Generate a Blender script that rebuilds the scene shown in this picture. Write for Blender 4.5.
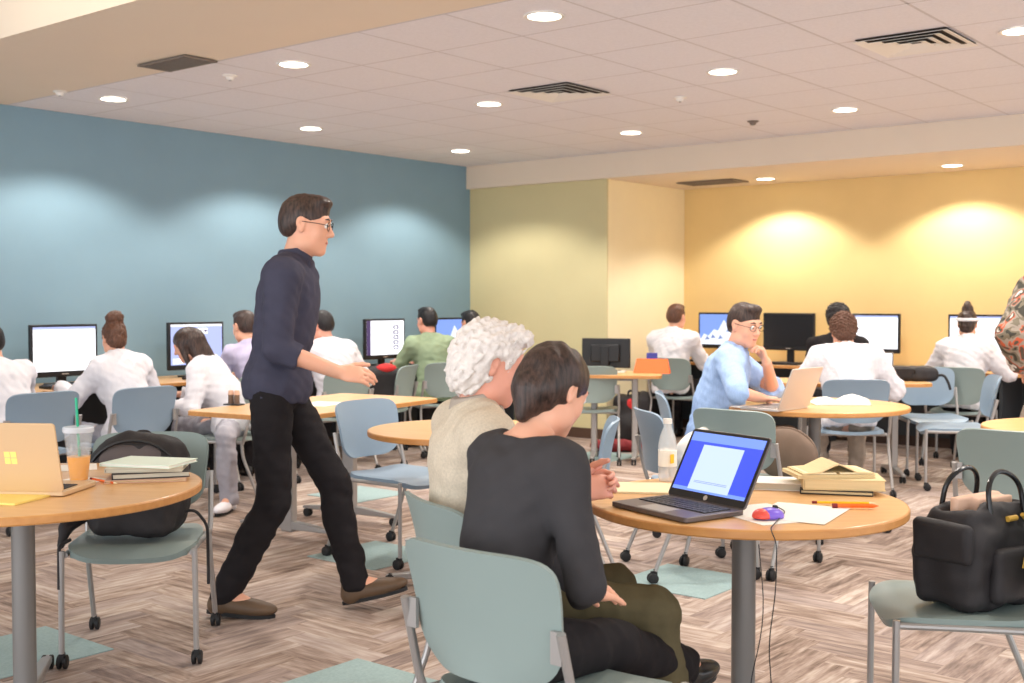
import bpy, bmesh, math, random
import numpy as np
from mathutils import Vector, Matrix

random.seed(7)
rng = np.random.default_rng(7)
for o in list(bpy.data.objects): bpy.data.objects.remove(o)
SC = bpy.context.scene
COL = SC.collection
PI = math.pi

# ---------------------------------------------------------------- camera, world, exposure
F = 1166.0
H = 1.35
ALPHA = math.atan(41.5 / F)
TH = math.radians(38.96)
ST, CT = math.sin(TH), math.cos(TH)          # room X axis is 38.96 deg right of the view direction

cam_d = bpy.data.cameras.new('camera'); cam = bpy.data.objects.new('camera', cam_d); COL.objects.link(cam)
cam_d.sensor_width = 36; cam_d.lens = F * 36 / 1024
cam_d.clip_start = 0.05
cam.location = (0, 0, H)
cam.rotation_euler = (PI / 2 - ALPHA, 0, -(PI / 2 - TH))
cam_d.dof.use_dof = True; cam_d.dof.focus_distance = 3.9; cam_d.dof.aperture_fstop = 5.0
SC.camera = cam
SC.view_settings.view_transform = 'Standard'; SC.view_settings.look = 'None'
SC.view_settings.gamma = 1; SC.view_settings.use_curve_mapping = False
SC.view_settings.exposure = 0.45
world = bpy.data.worlds.new('world'); SC.world = world; world.use_nodes = True
bg = world.node_tree.nodes['Background']; bg.inputs[0].default_value = (0.93, 0.96, 1.0, 1); bg.inputs[1].default_value = 1.5

CEIL = 2.743
SOFF = 2.51
YB, XA, YC, XY = 8.08, 9.29, 6.34, 10.73     # blue wall, beige wall, alcove side, yellow wall
XG, XR = 4.255, 3.16                         # start of tile grid, edge of raised recess
DL_U = (4.58, 6.37, 8.20); DL_V = (7.25, 5.36, 3.50, 1.78, -0.05)

def W(x, d, z=0.0):
    """camera-frame metres (right, forward, up) to world"""
    return Vector((CT * d + ST * x, ST * d - CT * x, z))
def RZ(h): return -(PI / 2 - TH) - math.radians(h)
def PZ(px, py, z):
    """ground-plan (x, d) of a photo point known to be at height z"""
    rx = (px - 512) / F; up = (341.5 - py) / F
    f = math.cos(ALPHA) + up * math.sin(ALPHA); u = -math.sin(ALPHA) + up * math.cos(ALPHA)
    t = (z - H) / u
    return rx * t, f * t

# lamps: one spot in each recessed can
LAMPS = []
def can_light(x, y, z, power, col=(1.0, 0.93, 0.85), ang=130):
    l = bpy.data.lights.new('downlight_lamp', 'SPOT'); l.energy = power; l.color = col
    l.spot_size = math.radians(ang); l.spot_blend = 0.35; l.shadow_soft_size = 0.06
    o = bpy.data.objects.new('downlight_lamp', l); COL.objects.link(o); o.location = (x, y, z - 0.03)
    return o
for u_ in DL_U:
    for v_ in DL_V:
        can_light(u_, v_, CEIL, 80)
SOFF_L = [(10.24, 5.16), (10.24, 3.40), (10.2, 1.6), (10.2, -.2)]
for (u_, v_) in SOFF_L: can_light(u_, v_, SOFF, 68, (1.0, 0.94, 0.86))
# cove tube in the raised ceiling recess
l = bpy.data.lights.new('cove_lamp', 'AREA'); l.shape = 'RECTANGLE'; l.size = 0.3; l.size_y = 5; l.energy = 11; l.color = (1, .88, .72)
o = bpy.data.objects.new('cove_lamp', l); COL.objects.link(o); o.location = (2.3, 3.5, 3.0); o.rotation_euler = (0, -PI / 2 , 0)
# added fill panel behind the camera, lifting the ceiling and ambient light
l = bpy.data.lights.new('fill_light', 'AREA'); l.shape = 'RECTANGLE'; l.size = 9; l.size_y = 2.3; l.energy = 90; l.color = (.93, .96, 1)
o = bpy.data.objects.new('fill_light', l); COL.objects.link(o); o.location = (-1.9, 2.5, 1.35)
o.rotation_euler = Vector((1, 0, .12)).to_track_quat('-Z', 'Y').to_euler()

# ---------------------------------------------------------------- materials
def srgb(c):
    return tuple((v / 12.92 if v <= .04045 else ((v + .055) / 1.055) ** 2.4) for v in [k / 255 for k in c])
def mat(name, c, rough=.5, metal=0, noise=0.0, nscale=20, bump=0.0, bscale=200, emit=None, es=1, trans=0, alpha=1, sss=0, spec=.5, stretch=None, coat=0, ior=1.45):
    m = bpy.data.materials.new(name); m.use_nodes = True
    nt = m.node_tree; b = nt.nodes['Principled BSDF']
    col = srgb(c) + (1,)
    b.inputs['Base Color'].default_value = col
    b.inputs['Roughness'].default_value = rough; b.inputs['Metallic'].default_value = metal
    b.inputs['Specular IOR Level'].default_value = spec; b.inputs['IOR'].default_value = ior
    if coat: b.inputs['Coat Weight'].default_value = coat; b.inputs['Coat Roughness'].default_value = .15
    if trans: b.inputs['Transmission Weight'].default_value = trans
    if alpha < 1: b.inputs['Alpha'].default_value = alpha
    if sss:
        b.inputs['Subsurface Weight'].default_value = sss; b.inputs['Subsurface Radius'].default_value = (1, .35, .2); b.inputs['Subsurface Scale'].default_value = .01
    if emit: b.inputs['Emission Color'].default_value = srgb(emit) + (1,); b.inputs['Emission Strength'].default_value = es
    if noise or bump:
        tc = nt.nodes.new('ShaderNodeTexCoord'); mp = nt.nodes.new('ShaderNodeMapping')
        nt.links.new(tc.outputs['Object'], mp.inputs[0])
        if stretch: mp.inputs['Scale'].default_value = stretch
    if noise:
        n = nt.nodes.new('ShaderNodeTexNoise'); n.inputs['Scale'].default_value = nscale; n.inputs['Detail'].default_value = 6
        nt.links.new(mp.outputs[0], n.inputs['Vector'])
        r = nt.nodes.new('ShaderNodeMapRange'); r.inputs[1].default_value = .3; r.inputs[2].default_value = .7; r.inputs[3].default_value = 1 - noise; r.inputs[4].default_value = 1 + noise
        nt.links.new(n.outputs['Fac'], r.inputs[0])
        h = nt.nodes.new('ShaderNodeHueSaturation'); h.inputs['Color'].default_value = col
        nt.links.new(r.outputs[0], h.inputs['Value']); nt.links.new(h.outputs[0], b.inputs['Base Color'])
    if bump:
        n2 = nt.nodes.new('ShaderNodeTexNoise'); n2.inputs['Scale'].default_value = bscale; n2.inputs['Detail'].default_value = 3
        nt.links.new(mp.outputs[0], n2.inputs['Vector'])
        bp = nt.nodes.new('ShaderNodeBump'); bp.inputs['Strength'].default_value = bump; bp.inputs['Distance'].default_value = .002
        nt.links.new(n2.outputs['Fac'], bp.inputs['Height']); nt.links.new(bp.outputs[0], b.inputs['Normal'])
    return m
M = {}
M['blue_wall'] = mat('blue_wall', (128, 158, 174), .75, noise=.02, nscale=3, bump=.15, bscale=300)
M['beige_wall'] = mat('beige_wall', (206, 196, 152), .8, noise=.02, nscale=3, bump=.15, bscale=300)
M['cream_wall'] = mat('cream_wall', (240, 226, 188), .8, noise=.02, nscale=3)
M['yellow_wall'] = mat('yellow_wall', (230, 202, 142), .75, noise=.02, nscale=3, bump=.15, bscale=300)
M['drywall'] = mat('drywall', (226, 212, 194), .85, noise=.01, nscale=3)
M['tile'] = mat('ceiling_tile', (226, 224, 230), .95, noise=.03, nscale=60, bump=.3, bscale=400)
M['tbar'] = mat('ceiling_bar', (202, 197, 200), .7)
M['white_paint'] = mat('white_paint', (230, 226, 220), .4)
M['vent'] = mat('vent_metal', (120, 108, 98), .6)
M['vent_dark'] = mat('vent_dark', (58, 48, 40), .8)
M['lens'] = mat('light_lens', (255, 250, 240), .4, emit=(255, 246, 230), es=7)
M['steel'] = mat('grey_steel', (165, 162, 160), .38, .55)
M['post'] = mat('post_steel', (128, 126, 124), .45, .45)
M['chrome'] = mat('chrome', (200, 205, 215), .2, .9)
M['rubber'] = mat('black_rubber', (26, 26, 28), .6)
M['sage'] = mat('sage_plastic', (134, 149, 146), .42, noise=.02, nscale=4, bump=.1, bscale=500)
M['bluegrey'] = mat('bluegrey_plastic', (132, 152, 170), .42, noise=.02, nscale=4, bump=.1, bscale=500)  # bluer copy of the sage plastic, for some of the chairs
M['teal_tile'] = mat('teal_carpet', (148, 170, 170), .95, noise=.08, nscale=90, bump=.6, bscale=500)
M['skin'] = mat('skin', (226, 168, 140), .5, sss=.12, noise=.03, nscale=14)
M['skin_red'] = mat('skin_ruddy', (222, 158, 136), .5, sss=.12, noise=.05, nscale=14)
M['skin_dark'] = mat('skin_brown', (150, 100, 76), .5, sss=.1, noise=.03, nscale=14)
M['lip'] = mat('lips', (188, 108, 98), .45)
M['eye'] = mat('eye_white', (236, 232, 226), .2)
M['iris'] = mat('eye_iris', (50, 34, 24), .2)
M['hair_white'] = mat('white_hair', (222, 214, 208), .7, noise=.12, nscale=70, bump=.9, bscale=160)
M['hair_dark'] = mat('dark_hair', (58, 42, 36), .42, noise=.75, nscale=38, bump=.8, bscale=120, stretch=(3, 3, .6))
M['hair_black'] = mat('black_hair', (28, 24, 26), .45, noise=.3, nscale=30, bump=.8, bscale=120, stretch=(3, 3, .6))
M['hair_brown'] = mat('brown_hair', (92, 60, 44), .5, noise=.35, nscale=40, bump=.9, bscale=120, stretch=(3, 3, .8))
def cloth(name, c, n=.05, **k): return mat(name, c, .85, noise=n, nscale=18, bump=.4, bscale=700, spec=.2, **k)
M['beige_knit'] = mat('beige_knit', (205, 192, 172), .9, noise=.10, nscale=160, bump=.6, bscale=420, spec=.2)
M['collar_grey'] = cloth('grey_collar', (170, 158, 146))
M['charcoal'] = cloth('charcoal_jersey', (62, 60, 62))
M['black_cloth'] = cloth('black_cloth', (34, 31, 33))
M['olive'] = cloth('olive_twill', (92, 84, 62), .1)
M['navy'] = cloth('navy_shirt', (66, 66, 82))
M['ltblue'] = mat('light_blue_shirt', (160, 186, 226), .85, noise=.08, nscale=30, bump=.4, bscale=600, spec=.2, stretch=(6, 6, 1))
M['white_cloth'] = cloth('white_cloth', (226, 223, 228), .03)
M['lav_cloth'] = cloth('lavender_cloth', (190, 184, 212), .04)
M['green_cloth'] = cloth('green_cloth', (150, 168, 138), .05)
M['grey_trouser'] = cloth('grey_trouser', (160, 158, 166), .08)
M['khaki'] = cloth('khaki_grey', (150, 138, 126), .06)
M['brown_leather'] = mat('brown_leather', (92, 72, 54), .55, noise=.15, nscale=12)
M['black_leather'] = mat('black_leather', (24, 24, 26), .25)
M['nylon'] = mat('black_nylon', (38, 35, 37), .65, noise=.2, nscale=12, bump=.7, bscale=400)
M['nylon_grey'] = mat('grey_nylon', (88, 80, 80), .7, noise=.12, nscale=12, bump=.7, bscale=400)
M['red'] = mat('red_fabric', (196, 44, 44), .7, noise=.1, nscale=30)
M['dark_red'] = mat('dark_red_fabric', (128, 34, 40), .7, noise=.1, nscale=30)
M['gold'] = mat('gold_thread', (190, 150, 60), .5)
M['bag_brown'] = mat('taupe_brown', (112, 92, 78), .7, noise=.1, nscale=14)
M['black_plastic'] = mat('black_plastic', (24, 24, 27), .4)
M['screen_off'] = mat('screen_off', (26, 25, 28), .25)
M['silver'] = mat('silver_aluminium', (206, 196, 190), .35, .35)
M['tan_alu'] = mat('tan_aluminium', (214, 184, 146), .4, .25)
M['dark_alu'] = mat('dark_aluminium', (104, 96, 94), .4, .5)
M['key'] = mat('keycap', (44, 42, 46), .5)
M['paper'] = mat('paper', (240, 236, 228), .8)
M['paper_warm'] = mat('warm_paper', (240, 226, 188), .8)
M['yellow_paper'] = mat('yellow_paper', (250, 226, 130), .8)
M['page'] = mat('page_edges', (224, 202, 156), .8, noise=.06, nscale=6, stretch=(1, 1, 120))
M['page_grey'] = mat('grey_page_edges', (206, 200, 182), .8, noise=.06, nscale=6, stretch=(1, 1, 120))
M['cover_dark'] = mat('dark_cover', (52, 46, 46), .5)
M['cover_mint'] = mat('mint_cover', (222, 236, 222), .5)
M['cover_pink'] = mat('salmon_cover', (214, 176, 152), .6)
M['orange'] = mat('orange_card', (240, 108, 48), .6)
M['orange_pen'] = mat('orange_plastic', (240, 110, 40), .4)
M['yellow_pen'] = mat('yellow_plastic', (250, 196, 40), .4)
M['juice'] = mat('orange_juice', (252, 172, 20), .35)
M['cup'] = mat('clear_plastic', (240, 244, 248), .12, alpha=.16)
M['bottle_plastic'] = mat('bottle_plastic', (236, 240, 242), .15, alpha=.38)
M['cup_lid'] = mat('cup_lid_plastic', (235, 238, 245), .2, alpha=.6)
M['green_straw'] = mat('green_straw', (40, 168, 128), .4)
M['glass_black'] = mat('black_glass', (30, 30, 32), .1)
M['mouse_purple'] = mat('purple_plastic', (124, 96, 208), .3)
M['mouse_red'] = mat('red_plastic', (226, 84, 72), .4)  # plain red side grip, no emission
M['desk_panel'] = mat('dark_panel', (58, 62, 66), .6)
M['base_brown'] = mat('brown_baseboard', (82, 60, 48), .6)
M['blue_box'] = mat('blue_label', (62, 70, 160), .5)
M['deep_blue'] = mat('jean_blue', (110, 130, 160), .7)
def emit_mat(name, c, s): return mat(name, (0, 0, 0), .3, emit=c, es=s)
M['s_white'] = emit_mat('screen_white', (250, 250, 255), 1.3)
M['s_lav'] = emit_mat('screen_lavender', (176, 186, 240), 1.0)
M['s_blue'] = emit_mat('screen_blue', (62, 84, 245), 1.0)
M['s_lblue'] = emit_mat('screen_light_blue', (120, 152, 250), 1.0)
M['s_page'] = emit_mat('screen_page', (190, 208, 255), 1.05)
M['s_sky'] = emit_mat('screen_sky', (124, 154, 228), 1.0)
M['s_snow'] = emit_mat('screen_snow', (225, 232, 250), 1.1)
M['s_dark'] = emit_mat('screen_dark', (90, 70, 120), .7)
M['s_mid'] = emit_mat('screen_mid', (130, 150, 200), .8)

def wood(name, a, b_, rough=.35):
    m = bpy.data.materials.new(name); m.use_nodes = True; nt = m.node_tree; b = nt.nodes['Principled BSDF']
    tc = nt.nodes.new('ShaderNodeTexCoord'); mp = nt.nodes.new('ShaderNodeMapping'); mp.inputs['Scale'].default_value = (1.2, 14, 14)
    n = nt.nodes.new('ShaderNodeTexNoise'); n.inputs['Scale'].default_value = 3; n.inputs['Detail'].default_value = 8; n.inputs['Distortion'].default_value = .4
    r = nt.nodes.new('ShaderNodeValToRGB'); r.color_ramp.elements[0].position = .3; r.color_ramp.elements[1].position = .75
    r.color_ramp.elements[0].color = srgb(a) + (1,); r.color_ramp.elements[1].color = srgb(b_) + (1,)
    nt.links.new(tc.outputs['Object'], mp.inputs[0]); nt.links.new(mp.outputs[0], n.inputs['Vector']); nt.links.new(n.outputs['Fac'], r.inputs[0]); nt.links.new(r.outputs[0], b.inputs['Base Color'])
    b.inputs['Roughness'].default_value = rough; b.inputs['Coat Weight'].default_value = .25; b.inputs['Coat Roughness'].default_value = .25
    return m
M['maple'] = wood('maple_laminate', (212, 162, 104), (226, 180, 122))
M['maple_edge'] = wood('maple_edge', (190, 130, 68), (206, 148, 84), .45)

def carpet_mat():
    m = bpy.data.materials.new('herringbone_carpet'); m.use_nodes = True; nt = m.node_tree; b = nt.nodes['Principled BSDF']
    L = nt.links.new
    uv = nt.nodes.new('ShaderNodeUVMap'); uv.uv_map = 'UVMap'
    at = nt.nodes.new('ShaderNodeAttribute'); at.attribute_name = 'tone'
    sep = nt.nodes.new('ShaderNodeSeparateColor'); L(at.outputs['Color'], sep.inputs[0])
    mp = nt.nodes.new('ShaderNodeMapping'); mp.inputs['Scale'].default_value = (3.2, 26, 1)
    L(uv.outputs[0], mp.inputs[0])
    n = nt.nodes.new('ShaderNodeTexNoise'); n.inputs['Scale'].default_value = 1; n.inputs['Detail'].default_value = 3; n.inputs['Roughness'].default_value = .7
    L(mp.outputs[0], n.inputs['Vector'])
    mr = nt.nodes.new('ShaderNodeMapRange'); mr.inputs[1].default_value = .3; mr.inputs[2].default_value = .7; L(n.outputs['Fac'], mr.inputs[0])
    ad = nt.nodes.new('ShaderNodeMath'); ad.operation = 'MULTIPLY'; ad.inputs[1].default_value = .72; L(mr.outputs[0], ad.inputs[0])
    ad2 = nt.nodes.new('ShaderNodeMath'); ad2.operation = 'MULTIPLY_ADD'; ad2.inputs[1].default_value = .34; L(sep.outputs[0], ad2.inputs[0]); L(ad.outputs[0], ad2.inputs[2])
    r = nt.nodes.new('ShaderNodeValToRGB'); e = r.color_ramp.elements
    e[0].position = .12; e[0].color = srgb((104, 88, 78)) + (1,)
    e[1].position = .9; e[1].color = srgb((196, 182, 170)) + (1,)
    k = e.new(.35); k.color = srgb((140, 121, 109)) + (1,)
    k = e.new(.6); k.color = srgb((168, 150, 138)) + (1,)
    L(ad2.outputs[0], r.inputs[0])
    mx = nt.nodes.new('ShaderNodeMix'); mx.data_type = 'RGBA'; mx.inputs[7].default_value = srgb((166, 154, 154)) + (1,)
    mm = nt.nodes.new('ShaderNodeMath'); mm.operation = 'MULTIPLY'; mm.inputs[1].default_value = .35; L(sep.outputs[1], mm.inputs[0])
    L(mm.outputs[0], mx.inputs[0]); L(r.outputs[0], mx.inputs[6]); L(mx.outputs[2], b.inputs['Base Color'])
    b.inputs['Roughness'].default_value = .95; b.inputs['Specular IOR Level'].default_value = .15
    tc = nt.nodes.new('ShaderNodeTexCoord'); n2 = nt.nodes.new('ShaderNodeTexNoise'); n2.inputs['Scale'].default_value = 260
    L(tc.outputs['Object'], n2.inputs['Vector'])
    bp = nt.nodes.new('ShaderNodeBump'); bp.inputs['Strength'].default_value = .6; bp.inputs['Distance'].default_value = .004
    L(n2.outputs['Fac'], bp.inputs['Height']); L(bp.outputs[0], b.inputs['Normal'])
    return m
M['carpet'] = carpet_mat()
def camo_mat():
    m = bpy.data.materials.new('patterned_jacket'); m.use_nodes = True; nt = m.node_tree; b = nt.nodes['Principled BSDF']
    tc = nt.nodes.new('ShaderNodeTexCoord'); v = nt.nodes.new('ShaderNodeTexNoise'); v.inputs['Scale'].default_value = 9; v.inputs['Detail'].default_value = 2; v.inputs['Distortion'].default_value = 1.2
    nt.links.new(tc.outputs['Object'], v.inputs['Vector'])
    r = nt.nodes.new('ShaderNodeValToRGB'); r.color_ramp.interpolation = 'CONSTANT'; e = r.color_ramp.elements
    e[0].position = 0; e[0].color = srgb((60, 58, 50)) + (1,); e[1].position = .42; e[1].color = srgb((112, 104, 88)) + (1,)
    for p, c in ((.5, (150, 140, 128)), (.56, (190, 92, 62)), (.6, (84, 74, 62)), (.68, (210, 204, 196))):
        k = e.new(p); k.color = srgb(c) + (1,)
    nt.links.new(v.outputs['Fac'], r.inputs[0]); nt.links.new(r.outputs[0], b.inputs['Base Color']); b.inputs['Roughness'].default_value = .85
    return m
M['camo'] = camo_mat()

# ---------------------------------------------------------------- mesh helpers
class MB:
    def __init__(s): s.v = []; s.f = []; s.m = []; s.mats = []
    def mi(s, m):
        if m is None: m = s.mats[0] if s.mats else None
        if m not in s.mats: s.mats.append(m)
        return s.mats.index(m)
    def add(s, v, f, m=None):
        n = len(s.v); s.v += [tuple(p) for p in v]; k = s.mi(m) if m is not None else 0
        for q in f: s.f.append(tuple(i + n for i in q)); s.m.append(k)
    def box(s, c, sz, m=None, R=None):
        a, b, d = sz[0] / 2, sz[1] / 2, sz[2] / 2
        v = [Vector((x * a, y * b, z * d)) for x in (-1, 1) for y in (-1, 1) for z in (-1, 1)]
        if R is not None: v = [R @ p for p in v]
        v = [p + Vector(c) for p in v]
        s.add(v, [(0, 1, 3, 2), (4, 6, 7, 5), (0, 4, 5, 1), (2, 3, 7, 6), (0, 2, 6, 4), (1, 5, 7, 3)], m); return s
    def prism(s, pts, z0, z1, m=None, T=None):
        n = len(pts); v = [Vector((x, y, z0)) for x, y in pts] + [Vector((x, y, z1)) for x, y in pts]
        if T is not None: v = [T @ p for p in v]
        f = [tuple(range(n))[::-1], tuple(range(n, 2 * n))] + [(i, (i + 1) % n, n + (i + 1) % n, n + i) for i in range(n)]
        s.add(v, f, m); return s
    def tube(s, pts, r, m=None, n=10, caps=True, close=False):
        pts = [Vector(p) for p in pts]; k = len(pts); rr = r if isinstance(r, (list, tuple)) else [r] * k
        up = None; v = []
        for i, p in enumerate(pts):
            t = (pts[min(i + 1, k - 1)] - pts[max(i - 1, 0)]).normalized()
            if up is None: up = t.orthogonal().normalized()
            up = (up - t * up.dot(t)).normalized(); b = t.cross(up)
            for j in range(n):
                a = 2 * PI * j / n; v.append(p + (up * math.cos(a) + b * math.sin(a)) * rr[i])
        f = [(i * n + j, i * n + (j + 1) % n, (i + 1) * n + (j + 1) % n, (i + 1) * n + j) for i in range(k - 1) for j in range(n)]
        if caps: f += [tuple(range(n))[::-1], tuple(range((k - 1) * n, k * n))]
        s.add(v, f, m); return s
    def lathe(s, prof, m=None, n=32, c=(0, 0, 0), T=None):
        v = []; k = len(prof)
        for r, z in prof:
            for j in range(n):
                a = 2 * PI * j / n; p = Vector((r * math.cos(a), r * math.sin(a), z)); p = (T @ p) if T is not None else p
                v.append(p + Vector(c))
        f = [(i * n + j, i * n + (j + 1) % n, (i + 1) * n + (j + 1) % n, (i + 1) * n + j) for i in range(k - 1) for j in range(n)]
        if prof[0][0] > 1e-4: f.append(tuple(range(n))[::-1])
        if prof[-1][0] > 1e-4: f.append(tuple(range((k - 1) * n, k * n)))
        s.add(v, f, m); return s
    def sphere(s, c, r, m=None, n=16, k=10):
        r = r if isinstance(r, (tuple, list)) else (r, r, r)
        v = []
        for i in range(k + 1):
            p = PI * i / k
            for j in range(n):
                a = 2 * PI * j / n; v.append((c[0] + r[0] * math.sin(p) * math.cos(a), c[1] + r[1] * math.sin(p) * math.sin(a), c[2] + r[2] * math.cos(p)))
        f = [(i * n + j, (i + 1) * n + j, (i + 1) * n + (j + 1) % n, i * n + (j + 1) % n) for i in range(k) for j in range(n)]
        s.add(v, f, m); return s
    def quad(s, a, b, c, d, m=None): s.add([a, b, c, d], [(0, 1, 2, 3)], m); return s
    def build(s, name, m=None, parent=None, bevel=0, seg=2, smooth=True, ang=35):
        me = bpy.data.meshes.new(name); me.from_pydata([tuple(p) for p in s.v], [], s.f)
        mats = list(s.mats) if s.mats else []
        if m is not None and not mats: mats = [m]
        for q in mats: me.materials.append(M[q] if isinstance(q, str) else q)
        if s.mats: me.polygons.foreach_set('material_index', s.m)
        me.validate(); me.update()
        bm = bmesh.new(); bm.from_mesh(me); bmesh.ops.recalc_face_normals(bm, faces=bm.faces); bm.to_mesh(me); bm.free()
        if smooth: me.shade_smooth(); me.set_sharp_from_angle(angle=math.radians(ang))
        o = bpy.data.objects.new(name, me); COL.objects.link(o)
        if parent is not None: o.parent = parent
        if bevel:
            b = o.modifiers.new('bevel', 'BEVEL'); b.width = bevel; b.segments = seg; b.limit_method = 'ANGLE'; b.angle_limit = math.radians(40)
        return o
def fillet(pts, r, n=5):
    pts = [Vector(p) for p in pts]; out = [pts[0]]
    for i in range(1, len(pts) - 1):
        a, b, c = pts[i - 1], pts[i], pts[i + 1]
        u = (a - b); w = (c - b); rr = min(r, u.length * .48, w.length * .48); p0 = b + u.normalized() * rr; p1 = b + w.normalized() * rr
        for k in range(n + 1):
            t = k / n; out.append(p0 * (1 - t) ** 2 + b * 2 * t * (1 - t) + p1 * t * t)
    out.append(pts[-1]); return out
def rrect(w, h, r, n=5):
    pts = []
    for cx, cy, a0 in ((w / 2 - r, h / 2 - r, 0), (-w / 2 + r, h / 2 - r, 90), (-w / 2 + r, -h / 2 + r, 180), (w / 2 - r, -h / 2 + r, 270)):
        for k in range(n + 1):
            a = math.radians(a0 + 90 * k / n); pts.append((cx + r * math.cos(a), cy + r * math.sin(a)))
    return pts
def tag(o, label, cat, group=None, kind=None):
    o['label'] = label; o['category'] = cat
    if group: o['group'] = group
    if kind: o['kind'] = kind
    return o
def empty(name, loc, rz=0, label=None, cat=None, group=None):
    o = bpy.data.objects.new(name, None); COL.objects.link(o); o.location = loc; o.rotation_euler = (0, 0, rz); o.empty_display_size = .1
    if label: tag(o, label, cat, group)
    return o
def place(o, x, d, z, h): o.location = W(x, d, z); o.rotation_euler = (0, 0, RZ(h)); return o
def kids(o): return [c for c in bpy.data.objects if c.parent == o]
def copy_tree(o, parent=None):
    c = o.copy(); COL.objects.link(c)
    if parent is not None: c.parent = parent
    for ch in kids(o): copy_tree(ch, c)
    return c
def struct(o): o['kind'] = 'structure'; return o

# ---------------------------------------------------------------- room shell
def herringbone(x0, x1, y0, y1, wd=.12, n=4):
    vs, fs, uvs, tone = [], [], [], []
    def rect(a, b, c, d, horiz):
        if c <= x0 or a >= x1 or d <= y0 or b >= y1: return
        a2, c2, b2, d2 = max(a, x0), min(c, x1), max(b, y0), min(d, y1)
        k = len(vs); vs.extend([(a2, b2, 0), (c2, b2, 0), (c2, d2, 0), (a2, d2, 0)]); fs.append((k, k + 1, k + 2, k + 3))
        ou, ov = random.uniform(0, 500), random.uniform(0, 50)
        for (x, y) in ((a2, b2), (c2, b2), (c2, d2), (a2, d2)):
            uvs.append((ou + (x - a if horiz else y - b), ov + (y - b if horiz else x - a)))
        t = (random.random(), random.random() ** 2); tone.extend([t] * 4)
    N = int(max(x1 - x0, y1 - y0) / wd) + 2 * n + 4
    i0 = int(min(x0, y0) / wd) - 3 * n; i1 = int(max(x1, y1) / wd) + 3 * n
    for i in range(i0, i1):
        for j in range(-40, 40):
            rect((i + 2 * n * j) * wd, i * wd, (i + n + 2 * n * j) * wd, (i + 1) * wd, True)
            rect(i * wd, (i - 2 * n + 1 + 2 * n * j) * wd, (i + 1) * wd, (i - n + 1 + 2 * n * j) * wd, False)
    me = bpy.data.meshes.new('floor'); me.from_pydata(vs, [], fs)
    ul = me.uv_layers.new(name='UVMap'); ul.data.foreach_set('uv', [c for p in uvs for c in p])
    at = me.color_attributes.new('tone', 'FLOAT_COLOR', 'CORNER'); at.data.foreach_set('color', [c for t in tone for c in (t[0], t[1], 0, 1)])
    me.materials.append(M['carpet']); o = bpy.data.objects.new('floor', me); COL.objects.link(o); return struct(o)
herringbone(-2.0, 10.9, -3.0, 8.2)
mb = MB()
for (u_, v_) in ((4.31, 4.42), (2.25, 4.25), (2.76, 2.93), (4.85, 2.85), (5.6, 5.9), (7.35, 1.6), (6.9, 4.0), (8.3, 5.7), (3.6, .9)):
    mb.box((u_, v_, .001), (.5, .5, .006))
struct(mb.build('floor_inset_tiles', 'teal_tile', smooth=False))
def slab(name, c, sz, m): return struct(MB().box(c, sz).build(name, m, smooth=False))
slab('wall_left', ((-2 + XA) / 2 + .1, YB + .06, 1.55), (XA + 2.2, .12, 3.1), 'blue_wall')
slab('wall_back', (XA + .01, (YC + YB) / 2, SOFF / 2), (.02, YB - YC, SOFF), 'beige_wall')
slab('wall_alcove', ((XA + .0205 + XY) / 2, YC + .03, SOFF / 2), (XY - XA - .0205, .06, SOFF), 'cream_wall')
slab('wall_right', (XY + .06, (YC - 3) / 2, SOFF / 2), (.12, YC + 3, SOFF), 'yellow_wall')
# soffit above alcove
slab('ceiling_soffit', ((XA - .06 + XY + .1) / 2, (YB - 3) / 2, (SOFF + CEIL + .1) / 2), (XY - XA + .16, YB + 3, CEIL + .1 - SOFF), 'drywall')
# tile ceiling
mb = MB(); x1 = XA - .06
us = [XG]; 
while us[-1] + .61 < x1: us.append(us[-1] + .61)
us.append(x1)
vs_ = []; v = 7.22 + .305
while v > -3: vs_.append(v); v -= .61
vs_ = [YB] + vs_ + [-3.0]
for i in range(len(us) - 1):
    for j in range(len(vs_) - 1):
        a, b, c, d = us[i] + .008, us[i + 1] - .008, vs_[j + 1] + .008, vs_[j] - .008
        if b - a > .02 and d - c > .02: mb.box(((a + b) / 2, (c + d) / 2, CEIL + .010), (b - a, d - c, .02))
struct(mb.build('ceiling', 'tile', smooth=False))
mb = MB()
for u_ in us: mb.box((u_, (YB - 3) / 2, CEIL + .0105), (.015, YB + 3, .02))
for v_ in vs_: mb.box(((XG + x1) / 2, v_, CEIL + .0105), (x1 - XG, .015, .02))
struct(mb.build('ceiling_grid', 'tbar', smooth=False))
slab('ceiling_band', ((XR + XG - .012) / 2, (YB - 3) / 2, CEIL + .2), (XG - .012 - XR, YB + 3, .40), 'drywall')
slab('ceiling_recess', ((XR - 2) / 2, (YB - 3) / 2, 3.17), (XR + 2, YB + 3, .06), 'drywall')
# baseboards
slab('baseboard_left', (XA / 2 - 1, YB - .008, .05), (XA + 2, .016, .1), 'base_brown')
slab('baseboard_back', (XA - .008, (YC + YB) / 2, .05), (.016, YB - YC, .1), 'base_brown')
slab('baseboard_alcove', ((XA + XY) / 2, YC - .008, .05), (XY - XA, .016, .1), 'base_brown')
slab('baseboard_right', (XY - .008, 2, .05), (.016, 8.8, .1), 'base_brown')

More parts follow.
